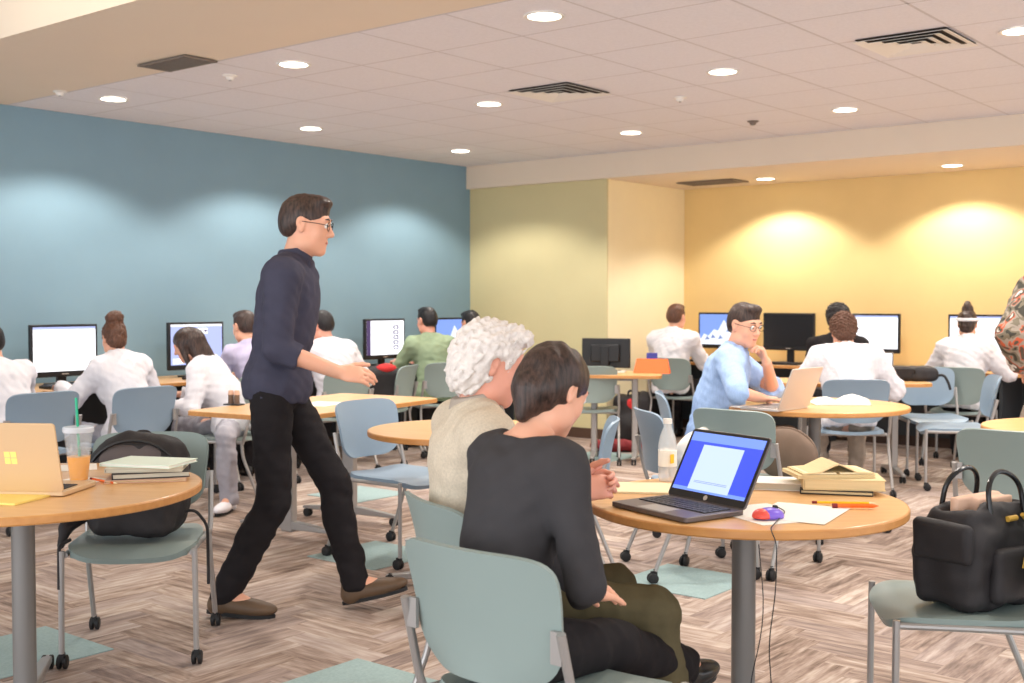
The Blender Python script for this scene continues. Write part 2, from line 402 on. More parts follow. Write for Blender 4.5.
# downlights
def make_downlight(name, loc, label, group, r=.085):
    t = empty(name, loc, 0, label, 'ceiling light', group)
    MB().lathe([(r - .004, .0), (r - .002, -.004), (r + .014, -.006), (r + .018, -.002), (r + .018, .0)], n=32).build('trim_ring', 'white_paint', t)
    MB().lathe([(0, -.003), (r - .003, -.003), (r - .003, .0)], n=32).build('lens', 'lens', t)
    return t
first = None
dl_lab = {(0, 0): 'bright round recessed downlight nearest the far left of the blue wall', (0, 1): 'round downlight beside the grey slot vent at left', (0, 2): 'largest round downlight at the top centre of the ceiling',
 (1, 0): 'round downlight above the walking man by the blue wall', (1, 1): 'round downlight left of the square louvred diffuser', (1, 2): 'round downlight between the two square diffusers', (1, 3): 'round downlight at the top right edge beside the nearer diffuser',
 (2, 0): 'smallest round downlight near the corner of the blue wall', (2, 1): 'small round downlight over the beige wall corner', (2, 2): 'round downlight just in front of the right soffit'}
for i, u_ in enumerate(DL_U):
    for j, v_ in enumerate(DL_V):
        if j > 3: continue
        lab = dl_lab.get((i, j), ['recessed downlight out of view to the right, nearest the viewer', '', 'recessed downlight out of view to the right, farthest away'][i])
        if first is None: first = make_downlight('ceiling_downlight', (u_, v_, CEIL - .004), lab, 'recessed ceiling downlights')
        else:
            t = copy_tree(first); t.location = (u_, v_, CEIL - .004); t['label'] = lab
for k, (u_, v_) in enumerate(SOFF_L[:3]):
    t = copy_tree(first); t.location = (u_, v_, SOFF - .001)
    t['label'] = ['small downlight in the soffit left, above the black screen', 'small downlight in the soffit right, above the bun-haired woman', 'soffit downlight beyond the right edge of view'][k]
    t['group'] = 'downlights in the yellow wall soffit'
# diffusers
def diffuser(u_, v_, label):
    t = empty('air_diffuser', (u_, v_, CEIL - .004), 0, label, 'ceiling vent', 'square louvred ceiling diffusers')
    MB().box((0, 0, .0), (.48, .48, .004)).build('backing', 'vent_dark', t)
    for k, s in enumerate((.50, .385, .27, .155)):
        mb = MB(); w = .050; zo = -.008 - .002 * k
        for a in range(4):
            R = Matrix.Rotation(a * PI / 2, 3, 'Z')
            o_ = s / 2; i_ = s / 2 - w
            v = [R @ Vector(p) for p in ((-o_, o_, zo - .004), (o_, o_, zo - .004), (i_, i_, zo + .01), (-i_, i_, zo + .01), (-o_, o_, zo - .006), (o_, o_, zo - .006), (i_, i_, zo + .008), (-i_, i_, zo + .008))]
            mb.add(v, [(0, 1, 2, 3), (7, 6, 5, 4), (0, 4, 5, 1), (1, 5, 6, 2), (2, 6, 7, 3), (3, 7, 4, 0)])
        mb.build('louvre', 'white_paint', t)
    return t
diffuser(6.29, 4.68, 'square louvred air diffuser between the downlights in mid ceiling')
diffuser(6.29, 2.29, 'large square louvred air diffuser near the upper right')
def slot_vent(u_, v_, z, sx, sy, label):
    t = empty('ceiling_vent', (u_, v_, z), 0, label, 'ceiling vent')
    MB().box((0, 0, 0), (sx, sy, .006)).build('backing', 'vent_dark', t)
    mb = MB(); n = 9
    for k in range(n): mb.box((-sx / 2 + sx * (k + .5) / n, 0, -.006), (sx / n * .5, sy, .006))
    mb.box((0, sy / 2, -.006), (sx + .03, .02, .01)).box((0, -sy / 2, -.006), (sx + .03, .02, .01)).box((sx / 2, 0, -.006), (.02, sy, .01)).box((-sx / 2, 0, -.006), (.02, sy, .01))
    mb.build('slat', 'vent', t)
x, d = PZ(177, 62, CEIL); w_ = W(x, d); slot_vent(w_.x, w_.y, CEIL - .004, .20, .44, 'brown slotted return vent on the plain ceiling band at left')
x, d = PZ(715, 182, SOFF); w_ = W(x, d); slot_vent(w_.x - .05, w_.y, SOFF - .004, .3, .6, 'brown slotted vent under the soffit by the cream wall corner')
for px, py, lab in ((230, 75, 'small flat sprinkler cap beside the left slot vent'), (680, 97, 'small round sprinkler head right of the centre diffuser'), (753, 121, 'dark little ceiling sensor between the right-hand downlights'), (60, 91, 'small smoke detector above the blue wall at far left')):
    x, d = PZ(px, py, CEIL); t = empty('ceiling_sensor', W(x, d, CEIL - .001), 0, lab, 'ceiling sensor')
    MB().lathe([(0, -.03), (.02, -.03), (.028, -.012), (.045, -.006), (.045, 0)], n=20).build('housing', 'vent' if px in (753,) else 'white_paint', t)
    MB().lathe([(0, -.036), (.008, -.036), (.01, -.03)], n=12).build('tip', 'steel', t)

# ---------------------------------------------------------------- chairs
def sheet(fn_top, n, m_, thick, normal=None):
    """closed thin shell from a (s,t)->point function on [-1,1]^2"""
    def rr(s, t):                     # square to rounded square
        return s, t
    P = [[Vector(fn_top(-1 + 2 * i / n, -1 + 2 * j / m_)) for j in range(m_ + 1)] for i in range(n + 1)]
    N = []
    for i in range(n + 1):
        row = []
        for j in range(m_ + 1):
            a = P[min(i + 1, n)][j] - P[max(i - 1, 0)][j]; b = P[i][min(j + 1, m_)] - P[i][max(j - 1, 0)]
            row.append(a.cross(b).normalized() if a.cross(b).length > 1e-9 else Vector((0, 0, 1)))
        N.append(row)
    mb = MB(); W1 = m_ + 1; tot = (n + 1) * W1
    v = [P[i][j] for i in range(n + 1) for j in range(W1)] + [P[i][j] - N[i][j] * thick for i in range(n + 1) for j in range(W1)]
    f = []
    for i in range(n):
        for j in range(m_):
            a = i * W1 + j; f.append((a, a + W1, a + W1 + 1, a + 1)); f.append((tot + a, tot + a + 1, tot + a + W1 + 1, tot + a + W1))
    ring = [i * W1 for i in range(n + 1)] + [n * W1 + j for j in range(1, W1)] + [i * W1 + m_ for i in range(n - 1, -1, -1)] + [j for j in range(m_ - 1, 0, -1)]
    for k in range(len(ring)):
        a, b = ring[k], ring[(k + 1) % len(ring)]; f.append((a, b, tot + b, tot + a))
    mb.add(v, f); return mb
def sq2round(s, t, p=5.0):
    m_ = max(abs(s), abs(t))
    if m_ < 1e-6: return s, t
    k = m_ / ((abs(s) ** p + abs(t) ** p) ** (1 / p)); return s * k, t * k
def seat_fn(s, t):
    s, t = sq2round(s, t, 4.5)
    x = .235 * s * (1 - .04 * (1 - t) / 2); y = .225 * t
    z = .452 - .016 * (1 - s * s) * (1 - .3 * t) - .035 * max(0, (t - .55) / .45) ** 2 + .012 * max(0, (-t - .5) / .5) ** 2 - .008 * max(0, (abs(s) - .8) / .2) ** 2
    return (x, y, z)
def back_fn(s, t):
    s, t = sq2round(s, t, 6.0)
    wd = .232 - .030 * (1 - t) / 2 - (.05 * ((-t - .4) / .6) ** 2 if t < -.4 else 0)
    x = wd * s; z = .660 + .152 * t
    y = -.235 - .05 * (t + 1) / 2 - .045 * (1 - s * s) + .02 - .012 * t * t
    return (x, y, z)
def make_chair(plastic, label, arms=False):
    t = empty('stacking_chair', (0, 0, 0), 0, label, 'chair', 'grey-framed plastic chairs')
    sheet(seat_fn, 22, 22, .024).build('seat', plastic, t, ang=60)
    b = sheet(back_fn, 22, 18, -.012).build('backrest', plastic, t, ang=60)
    f = MB(); fr = .0105
    for s in (-1, 1):
        f.tube(fillet([(s * .236, -.205, .41), (s * .240, -.222, .46), (s * .236, -.272, .655)], .05), fr)
        f.tube(fillet([(s * .226, .19, .418), (s * .226, 0, .418), (s * .236, -.205, .418)], .04), fr)
        f.box((s * .218, -.262, .62), (.03, .010, .07))
    f.tube([(-.226, .14, .418), (.226, .14, .418)], fr); f.tube([(-.232, -.16, .418), (.232, -.16, .418)], fr)
    f.build('frame', 'steel', t)
    for s in (-1, 1):
        for front in (1, 0):
            if front: pts = [(s * .236, .198, .436), (s * .238, .199, .3), (s * .24, .200, .06)]; end = (s * .24, .200)
            else: pts = fillet([(s * .236, -.2, .42), (s * .238, -.205, .33), (s * .242, -.315, .06)], .1); end = (s * .242, -.315)
            lg = MB().tube(pts, fr).build('leg', 'steel', t)
            c = MB(); T = Matrix.Rotation(PI / 2, 3, 'Y')
            for dx in (-.011, .011):
                c.lathe([(0, -.008), (.020, -.008), (.0255, -.005), (.0255, .005), (.020, .008), (0, .008)], n=20, c=(end[0] + dx, end[1] - .012, .0262), T=T)
            c.box((end[0], end[1] - .006, .045), (.016, .03, .03)); c.tube([(end[0], end[1], .04), (end[0], end[1], .07)], .009)
            c.build('caster', 'rubber', lg)
    return t
chair_proto = {}
def chair(x, d, h, label, kind='sage', group=None):
    if kind not in chair_proto: chair_proto[kind] = t = make_chair(kind, label)
    else: t = copy_tree(chair_proto[kind]); t['label'] = label
    t['group'] = group or 'plastic chairs around the tables'
    return place(t, x, d, 0, h)
gw = 'chairs at the wall computers'
chair(.105, 2.76, 41.5, 'sage green plastic chair in front, under the dark-haired woman')
chair(.045, 3.285, 64, 'sage plastic chair under the white-haired man')
chair(-1.43, 4.44, 173, 'empty sage chair with casters holding the black and grey backpack')
chair(1.33, 3.50, -81, 'sage chair holding the black tote bag at lower right')
chair(2.25, 5.05, 38, 'empty sage chair with its back to us behind the black tote bag')
chair(-.57, 6.10, 128, 'pale blue empty chair with its seat toward us left of the middle round table', 'bluegrey')
chair(-2.50, 7.44, -51, 'grey-blue chair behind the woman with the curly bun', 'bluegrey', gw)
chair(-2.97, 7.02, -51, 'grey-blue chair at the far left edge behind the tan laptop', 'bluegrey', gw)
chair(-.66, 10.35, -25, 'grey chair behind the man in the green shirt', 'sage', gw)
chair(-1.13, 9.75, -75, 'chair edge-on under the black and red bag below a monitor', 'sage', gw)
chair(1.64, 11.10, 39, 'dark sage chair behind the brown-haired man in a white shirt', 'sage', gw)
chair(.95, 5.80, 80, 'empty chair seen edge-on left of the open laptop screen', 'bluegrey')
chair(.16, 5.33, -85, 'pale blue chair half hidden behind the dark-haired woman', 'bluegrey')
chair(1.27, 5.97, 40, 'sage chair with a brown bag on its seat behind the open laptop')
chair(2.37, 8.22, 4, 'blue-grey chair behind the person in the wide white shirt', 'bluegrey')
chair(3.28, 9.05, 186, 'empty chair facing us behind the black case at right', 'bluegrey')
chair(3.72, 9.62, 32, 'grey chair behind the woman with a white headband', 'sage', gw)
chair(3.17, 8.40, -78, 'empty pale chair on casters turned left, nearest the standing person', 'bluegrey')
chair(1.17, 6.80, 95, 'chair under the man in the light blue shirt', 'bluegrey')
chair(-1.92, 7.85, -80, 'chair under the long-haired woman in grey trousers', 'sage', gw)
chair(-1.45, 9.15, -45, 'chair under the dark-haired man in white by the walker', 'sage', gw)
chair(-1.98, 8.60, -45, 'chair hidden behind the walking man by the blue wall', 'sage', gw)
x, d = PZ(-8, 620, 0)
chair(-2.35, 4.35, 150, 'chair at the far left edge whose caster shows beneath the round table')
chair(.66, 9.80, 5, 'empty dark chair pulled under the desk with the orange card')

# ---------------------------------------------------------------- tables
def round_table(x, d, R, label, h=0, foot=None, name='round_table'):
    t = empty(name, W(x, d, 0), RZ(h), label, 'table', 'round maple tables')
    MB().lathe([(0, .712), (R - .004, .712), (R, .716), (R, .736), (R - .004, .740), (0, .740)], n=96).build('tabletop', 'maple', t)
    MB().lathe([(R + .0005, .7135), (R + .003, .717), (R + .003, .735), (R + .0005, .7385)], n=96).build('edge_band', 'maple_edge', t)
    MB().tube([(0, 0, .03), (0, 0, .70)], .0365, n=28).build('post', 'post', t)
    MB().lathe([(0, .695), (.16, .700), (.17, .712), (0, .712)], n=32).build('mounting_plate', 'post', t)
    for k in range(4):
        a = k * PI / 2 + .4; c_, s_ = math.cos(a), math.sin(a); L_ = R * .82
        mb = MB(); R3 = Matrix.Rotation(a, 3, 'Z')
        v = [R3 @ Vector(p) for p in ((.0, -.03, .03), (.0, .03, .03), (L_, .018, .028), (L_, -.018, .028), (0, -.03, .085), (0, .03, .085), (L_, .018, .048), (L_, -.018, .048))]
        mb.add(v, [(3, 2, 1, 0), (4, 5, 6, 7), (0, 1, 5, 4), (1, 2, 6, 5), (2, 3, 7, 6), (3, 0, 4, 7)])
        ft = mb.build('foot', foot or 'steel', t, bevel=.006)
        c = MB(); T = R3 @ Matrix.Rotation(PI / 2, 3, 'X')
        for dx in (-.012, .012):
            c.lathe([(0, -.008), (.022, -.008), (.026, -.004), (.026, .004), (.022, .008), (0, .008)], n=18, c=R3 @ Vector((L_ - .02, dx, .0265)), T=T)
        c.build('caster', 'rubber', ft)
    return t
T1 = (.71, 3.545, .478); T2 = (-1.60, 3.79, .565); T3 = (-.22, 5.51, .46); T6 = (1.77, 6.8, .53)
round_table(*T1, 'near round maple table with the open laptop and stacked books')
round_table(*T2, 'round maple table at left with iced juice cup and tan laptop', 10)
round_table(*T3, 'empty round maple table behind the white-haired man', 20)
round_table(*T6, 'round maple table with the silver laptop of the man in blue', 33, 'chrome')
round_table(2.78, 5.55, .5, 'round table cut off by the right edge beside the standing person', 10)

def rect_table(x, d, h, w, dep, label, name='work_table', panel=False, group=None, zt=.74, legs=True, corner=.05, inset=.22):
    t = empty(name, W(x, d, 0), RZ(h), label, 'table', group)
    MB().prism(rrect(w, dep, corner), zt - .028, zt).build('tabletop', 'maple', t, bevel=.003)
    n = MB(); p = rrect(w + .006, dep + .006, corner + .003); q = rrect(w + .001, dep + .001, corner + .0005); k = len(p)
    n.add([(a, b, zt - .026) for a, b in p] + [(a, b, zt - .003) for a, b in p] + [(a, b, zt - .003) for a, b in q] + [(a, b, zt - .026) for a, b in q],
          [(i, (i + 1) % k, k + (i + 1) % k, k + i) for i in range(k)] + [(k + i, k + (i + 1) % k, 2 * k + (i + 1) % k, 2 * k + i) for i in range(k)] + [((i + 1) % k, i, 3 * k + i, 3 * k + (i + 1) % k) for i in range(k)])
    n.build('edge_band', 'maple_edge', t)
    if panel:
        MB().box((0, dep / 2 - .05, .40), (w - .08, .02, .60)).build('modesty_panel', 'desk_panel', t)
        for s in (-1, 1): MB().box((s * (w / 2 - .03), 0, .356), (.025, dep - .06, .712)).build('side_panel', 'desk_panel', t)
    else:
        for s in (-1, 1):
            xx = s * (w / 2 - inset)
            lg = MB().box((xx, 0, .37), (.05, .085, .67)).build('leg', 'steel', t, bevel=.008)
            mb = MB(); L_ = dep / 2 - .02
            for q_ in (-1, 1):
                v = [Vector(p_) for p_ in ((xx - .025, 0, .05), (xx + .025, 0, .05), (xx + .016, q_ * L_, .05), (xx - .016, q_ * L_, .05), (xx - .025, 0, .10), (xx + .025, 0, .10), (xx + .016, q_ * L_, .066), (xx - .016, q_ * L_, .066))]
                mb.add(v, [(3, 2, 1, 0), (4, 5, 6, 7), (0, 1, 5, 4), (1, 2, 6, 5), (2, 3, 7, 6), (3, 0, 4, 7)])
            mb.build('foot', 'steel', lg, bevel=.004)
            for q_ in (-1, 1):
                c = MB(); T = Matrix.Rotation(PI / 2, 3, 'Y')
                for dx in (-.012, .012): c.lathe([(0, -.008), (.022, -.008), (.026, -.004), (.026, .004), (.022, .008), (0, .008)], n=18, c=(xx + dx, q_ * (L_ - .03), .0265), T=T)
                c.build('caster', 'rubber', lg)
        MB().box((0, 0, .69), (w - .45, .05, .03)).build('rail', 'steel', t)
    return t
# table behind the walking man
T4h = 30
t4 = rect_table(-1.13, 6.84, T4h - 90, 1.40, .76, 'long maple table on casters behind the walking man', inset=.42)
rect_table(.86, 9.75, 8, .78, .6, 'small maple table with orange tent card beside the cream wall')
rect_table(2.55, 8.82, 3, 1.12, .62, 'maple table in front of the person in the wide white shirt', corner=.12)
def world_desk(cx, cy, rz, w, dep, label):
    t = rect_table(0, 0, 0, w, dep, label, name='computer_desk', panel=True, group='wall computer desks', corner=.02)
    t.location = (cx, cy, 0); t.rotation_euler = (0, 0, rz); return t
for k, u_ in enumerate((3.25, 4.95, 6.65, 8.35)):
    world_desk(u_, YB - .38, 0, 1.68, .7, ['maple computer desk at the left end of the blue wall', 'maple computer desk between the bun-haired and long-haired women', 'maple computer desk mostly behind the walking man', 'maple computer desk in the corner of the blue wall'][k])
for k, v_ in enumerate((5.52, 3.82, 2.12)):
    world_desk(XY - .36, v_, -PI / 2, 1.66, .66, ['maple desk under the mountain picture screen at the yellow wall', 'maple desk under the white screen in mid yellow wall', 'maple desk behind the woman with the white headband'][k])

# ---------------------------------------------------------------- monitors
def monitor(loc, rz, label, content, w=.53, h=.345, zb=.82, deskz=.74, bz=.018):
    """local: screen faces -Y"""
    t = empty('desktop_monitor', Vector((loc[0], loc[1], deskz)), rz, label, 'monitor', 'desktop monitors on the wall desks')
    z0 = zb - deskz; zc = z0 + h / 2
    MB().box((0, 0, zc), (w, .035, h)).build('display', 'black_plastic', t, bevel=.006)
    sc = MB(); y = -.0185
    def q(a, b, c, d, m, k=0):
        sc.add([(a, y - k * .0006, c), (b, y - k * .0006, c), (b, y - k * .0006, d), (a, y - k * .0006, d)], [(0, 1, 2, 3)], m)
    xl, xr, zl, zh = -w / 2 + bz, w / 2 - bz, z0 + bz + .022, z0 + h - bz
    W_, H_ = xr - xl, zh - zl
    if content == 'off': q(xl, xr, zl, zh, 'screen_off')
    elif content == 'white':
        q(xl, xr, zl, zh, 's_white'); q(xl, xr, zh - .018, zh, 's_lav', 1)
        for k in range(3): q(xl + .02, xl + .1 + .04 * k, zl + .05 + .06 * k, zl + .056 + .06 * k, 's_lav', 1)
    elif content == 'lav':
        q(xl, xr, zl, zh, 's_lav'); q(xl, xr, zh - .015, zh, 's_white', 1); q(xl + .15, xr - .14, zh - .075, zh - .03, 's_white', 1)
        for k in range(4): q(xl + .16 + .05 * k, xl + .19 + .05 * k, zh - .06, zh - .045, 's_dark', 2)
        q(xl + .07, xl + .12, zh - .12, zh - .06, 's_mid', 1); q(xl + .02, xl + .12, zl + .01, zl + .05, 's_white', 1)
    elif content == 'doc':
        q(xl, xr, zl, zh, 's_white'); q(xl, xl + .05, zl, zh, 's_dark', 1)
        for k in range(5):
            q(xr - .14, xr - .07, zh - .08 - .047 * k, zh - .045 - .047 * k, 's_dark', 1); q(xr - .125, xr - .085, zh - .072 - .047 * k, zh - .055 - .047 * k, 's_white', 2)
    elif content == 'mountain':
        q(xl, xr, zl, zh, 's_sky'); q(xl, xr, zl, zl + H_ * .2, 's_snow', 1)
        pts = [(0, .1), (.1, .35), (.2, .28), (.33, .5), (.42, .45), (.55, .82), (.66, .6), (.74, .66), (.88, .35), (1, .25), (1, .1)]
        sc.add([(xl + a * W_, y - .0012, zl + b * H_) for a, b in pts], [tuple(range(len(pts)))], 's_snow')
        for (a, b) in ((.12, .15), (.25, .2), (.42, .18), (.6, .42), (.8, .22)):
            sc.add([(xl + (a) * W_, y - .0018, zl + b * H_), (xl + (a + .12) * W_, y - .0018, zl + (b + .02) * H_), (xl + (a + .05) * W_, y - .0018, zl + (b + .14) * H_)], [(0, 1, 2)], 's_mid')
    sc.build('screen', None, t, smooth=False)
    MB().box((-.0 + w * .0, -.019, z0 + .02), (.05, .003, .006)).build('badge', 'silver', t)
    MB().box((0, .04, .10 + z0 * .3), (.07, .03, .2 + z0 * .5)).build('neck', 'black_plastic', t, bevel=.005)
    MB().prism(rrect(.24, .19, .03), 0, .012).build('stand_base', 'black_plastic', t, bevel=.003)
    MB().box((0, .03, zc), (w * .6, .03, h * .6)).build('rear_housing', 'black_plastic', t, bevel=.01)
    return t
def keyboard(loc, rz, label, m='black_plastic'):
    t = empty('keyboard', loc, rz, label, 'keyboard', 'keyboards on the wall desks')
    MB().box((0, 0, .009), (.44, .14, .018)).build('case', m, t, bevel=.004)
    mb = MB()
    for r in range(5):
        for c in range(15): mb.box((-.196 + .028 * c, -.05 + .025 * r, .0205), (.023, .02, .006))
    mb.build('keys', 'key', t, smooth=False)
    return t
mons = [(4.43, 'white', 'desktop monitor with a white page beside the bun-haired woman'), (5.56, 'lav', 'desktop monitor with a pale blue desktop behind the long-haired woman'),
        (7.66, 'doc', 'desktop monitor showing a white page with a strip of dark pictures'), (8.60, 'mountain', 'desktop monitor with snowy mountain in the blue wall corner')]
for u_, c, lab in mons:
    monitor((u_ + .06, YB - .30), 0, lab, c, zb=.80, h=.375, w=.52)
for u_, lab in ((4.40, 'keyboard in front of the white-page monitor at left'), (5.56, 'keyboard under the pale blue screen'), (7.6, 'keyboard before the green-shirted man')):
    keyboard((u_, YB - .58, .741), 0, lab)
for (v_, c, lab) in ((5.70, 'mountain', 'desktop monitor with snowy mountain left of the black screen'), (4.98, 'off', 'switched-off black desktop monitor on the yellow wall desk'),
                     (4.16, 'white', 'bright white desktop monitor beyond the white-shirted person'), (3.20, 'white', 'white desktop monitor at the right behind the bun with headband')):
    monitor((XY - .33, v_), -PI / 2, lab, c, zb=.865, h=.36, w=.53)
for (v_, lab) in ((4.98, 'keyboard in front of the switched-off black monitor'), (5.7, 'keyboard before the yellow-wall mountain screen')):
    keyboard((XY - .58, v_, .741), -PI / 2, lab)
o = monitor((0, 0), 0, 'black monitor seen from behind on the small table with the orange card', 'off', w=.42, h=.25, zb=.775)
place(o, .80, 9.90, .74, 200)

# ---------------------------------------------------------------- SDF modelling kit
def smin(a, b, k):
    h = np.clip(k - np.abs(a - b), 0, None) / k
    return np.minimum(a, b) - h * h * k * .25
def V3(*a): return np.array(a, dtype=np.float64)
def unit(v): v = np.asarray(v, float); return v / (np.linalg.norm(v) + 1e-12)
def cone(a, b, ra, rb, k=.02, op='+'): return dict(t='c', a=np.asarray(a, float), b=np.asarray(b, float), ra=ra, rb=rb, k=k, op=op)
def ell(c, r, R=None, k=.02, op='+'): return dict(t='e', c=np.asarray(c, float), r=np.asarray(r, float), R=np.eye(3) if R is None else np.asarray(R, float), k=k, op=op)
def rbox(c, hs, rad, R=None, k=.02, op='+'): return dict(t='b', c=np.asarray(c, float), r=np.asarray(hs, float), rad=rad, R=np.eye(3) if R is None else np.asarray(R, float), k=k, op=op)
def cut(c, n, rad): return dict(t='p', c=np.asarray(c, float), n=unit(n), rad=rad, k=.0, op='x')
def bounds(p):
    if p['t'] == 'c':
        r = max(p['ra'], p['rb']); return np.minimum(p['a'], p['b']) - r, np.maximum(p['a'], p['b']) + r
    if p['t'] == 'e': r = np.sqrt(((p['R'] * p['r'][None, :]) ** 2).sum(1)); return p['c'] - r, p['c'] + r
    if p['t'] == 'b': r = (np.abs(p['R']) * p['r'][None, :]).sum(1) + .001; return p['c'] - r, p['c'] + r
    return p['c'] - p['rad'], p['c'] + p['rad']
def sdf_mesh(prims, h, noise=None, pad=.02):
    los, his = zip(*[bounds(p) for p in prims if p['op'] == '+'])
    lo = np.min(los, 0) - pad - 2 * h; hi = np.max(his, 0) + pad + 2 * h
    n = np.ceil((hi - lo) / h).astype(int) + 1
    ax = [lo[i] + h * np.arange(n[i]) for i in range(3)]
    D = np.full(n, .08, dtype=np.float32)
    for p in prims:
        b0, b1 = bounds(p); mg = .03 + p['k']
        i0 = np.maximum(((b0 - mg - lo) / h).astype(int), 0); i1 = np.minimum(((b1 + mg - lo) / h).astype(int) + 2, n)
        if (i1 <= i0).any(): continue
        sl = tuple(slice(a, b) for a, b in zip(i0, i1))
        X = ax[0][sl[0]][:, None, None]; Y = ax[1][sl[1]][None, :, None]; Z = ax[2][sl[2]][None, None, :]
        if p['t'] == 'c':
            ba = p['b'] - p['a']; L2 = float(ba @ ba) + 1e-12
            x, y, z = X - p['a'][0], Y - p['a'][1], Z - p['a'][2]
            t = np.clip((x * ba[0] + y * ba[1] + z * ba[2]) / L2, 0, 1)
            d = np.sqrt((x - t * ba[0]) ** 2 + (y - t * ba[1]) ** 2 + (z - t * ba[2]) ** 2) - (p['ra'] + (p['rb'] - p['ra']) * t)
        elif p['t'] in 'eb':
            x, y, z = X - p['c'][0], Y - p['c'][1], Z - p['c'][2]; R = p['R']
            q = [x * R[0, i] + y * R[1, i] + z * R[2, i] for i in range(3)]
            if p['t'] == 'e':
                r = p['r']; k0 = np.sqrt(sum((q[i] / r[i]) ** 2 for i in range(3))); k1 = np.sqrt(sum((q[i] / r[i] ** 2) ** 2 for i in range(3))) + 1e-9
                d = k0 * (k0 - 1) / k1
            else:
                r = p['r'] - p['rad']; a = [np.abs(q[i]) - r[i] for i in range(3)]
                d = np.sqrt(sum(np.maximum(v, 0) ** 2 for v in a)) + np.minimum(np.maximum(np.maximum(a[0], a[1]), a[2]), 0) - p['rad']
        else:
            x, y, z = X - p['c'][0], Y - p['c'][1], Z - p['c'][2]
            pl = x * p['n'][0] + y * p['n'][1] + z * p['n'][2]
            d = np.where(x * x + y * y + z * z < p['rad'] ** 2, pl, -1.0)
            D[sl] = np.maximum(D[sl], d); continue
        d = d.astype(np.float32)
        if p['op'] == '+': D[sl] = smin(D[sl], d, p['k'])
        else: D[sl] = -smin(-D[sl], d, p['k'])
    if noise:
        m = np.abs(D) < .05; I = np.nonzero(m)
        P = np.stack([ax[i][I[i]] for i in range(3)], 1)
        D[I] += noise(P).astype(np.float32)
    return surface_nets(D, lo, h)
def surface_nets(D, lo, h):
    S = D < 0
    c = np.zeros(tuple(np.array(D.shape) - 1), dtype=np.int8)
    corners = [(i, j, k) for i in (0, 1) for j in (0, 1) for k in (0, 1)]
    def sub(A, o): return A[o[0]:A.shape[0] - 1 + o[0], o[1]:A.shape[1] - 1 + o[1], o[2]:A.shape[2] - 1 + o[2]]
    for o in corners: c += sub(S, o)
    act = (c > 0) & (c < 8); I = np.argwhere(act); idx = -np.ones(act.shape, dtype=np.int64); idx[act] = np.arange(len(I))
    acc = np.zeros((len(I), 3)); cnt = np.zeros(len(I))
    vals = {o: D[I[:, 0] + o[0], I[:, 1] + o[1], I[:, 2] + o[2]].astype(np.float64) for o in corners}
    for a in corners:
        for ax_ in range(3):
            if a[ax_]: continue
            b = list(a); b[ax_] = 1; b = tuple(b); va, vb = vals[a], vals[b]; m = (va < 0) != (vb < 0)
            t = np.where(m, va / (va - vb + 1e-20), 0)
            pa = np.array(a, float)[None, :].repeat(len(I), 0); pa[:, ax_] += t
            acc[m] += pa[m]; cnt[m] += 1
    V = (I + acc / cnt[:, None]) * h + lo
    Q = []
    for ax_ in range(3):
        o1, o2 = [(1, 2), (2, 0), (0, 1)][ax_]
        sa = [slice(None)] * 3; sb = [slice(None)] * 3; sa[ax_] = slice(0, -1); sb[ax_] = slice(1, None)
        A = S[tuple(sa)]; B = S[tuple(sb)]; E = np.argwhere(A != B)
        E = E[(E[:, o1] > 0) & (E[:, o2] > 0) & (E[:, o1] < D.shape[o1] - 1) & (E[:, o2] < D.shape[o2] - 1)]
        fl = A[E[:, 0], E[:, 1], E[:, 2]]
        def cell(d1, d2):
            k = E.copy(); k[:, o1] -= d1; k[:, o2] -= d2; return idx[k[:, 0], k[:, 1], k[:, 2]]
        q = np.stack([cell(1, 1), cell(0, 1), cell(0, 0), cell(1, 0)], 1); q[~fl] = q[~fl][:, ::-1]; Q.append(q)
    Q = np.concatenate(Q); Q = Q[(Q >= 0).all(1)]
    return V, Q
def mesh_obj(name, parts, m, parent=None, label=None):
    Vs, Qs, n = [], [], 0
    for V, Q in parts: Vs.append(V); Qs.append(Q + n); n += len(V)
    V = np.concatenate(Vs); Q = np.concatenate(Qs)
    me = bpy.data.meshes.new(name); me.vertices.add(len(V)); me.vertices.foreach_set('co', V.astype(np.float32).ravel())
    me.loops.add(len(Q) * 4); me.loops.foreach_set('vertex_index', Q.astype(np.int32).ravel())
    me.polygons.add(len(Q)); me.polygons.foreach_set('loop_start', np.arange(0, len(Q) * 4, 4, dtype=np.int32)); me.polygons.foreach_set('loop_total', np.full(len(Q), 4, dtype=np.int32))
    me.update(calc_edges=True); me.validate(); me.shade_smooth()
    me.materials.append(M[m]); o = bpy.data.objects.new(name, me); COL.objects.link(o)
    if parent is not None: o.parent = parent
    if label: o['label'] = label
    return o
def waves(amp, freq, seed, stretch=(1, 1, 1), n=12):
    r = np.random.default_rng(seed); K = r.normal(size=(n, 3)) * freq * np.array(stretch); ph = r.uniform(0, 6.28, n)
    def f(P):
        s = np.zeros(len(P))
        for k, p in zip(K, ph): s += np.sin(P @ k + p)
        return amp * s / math.sqrt(n)
    return f

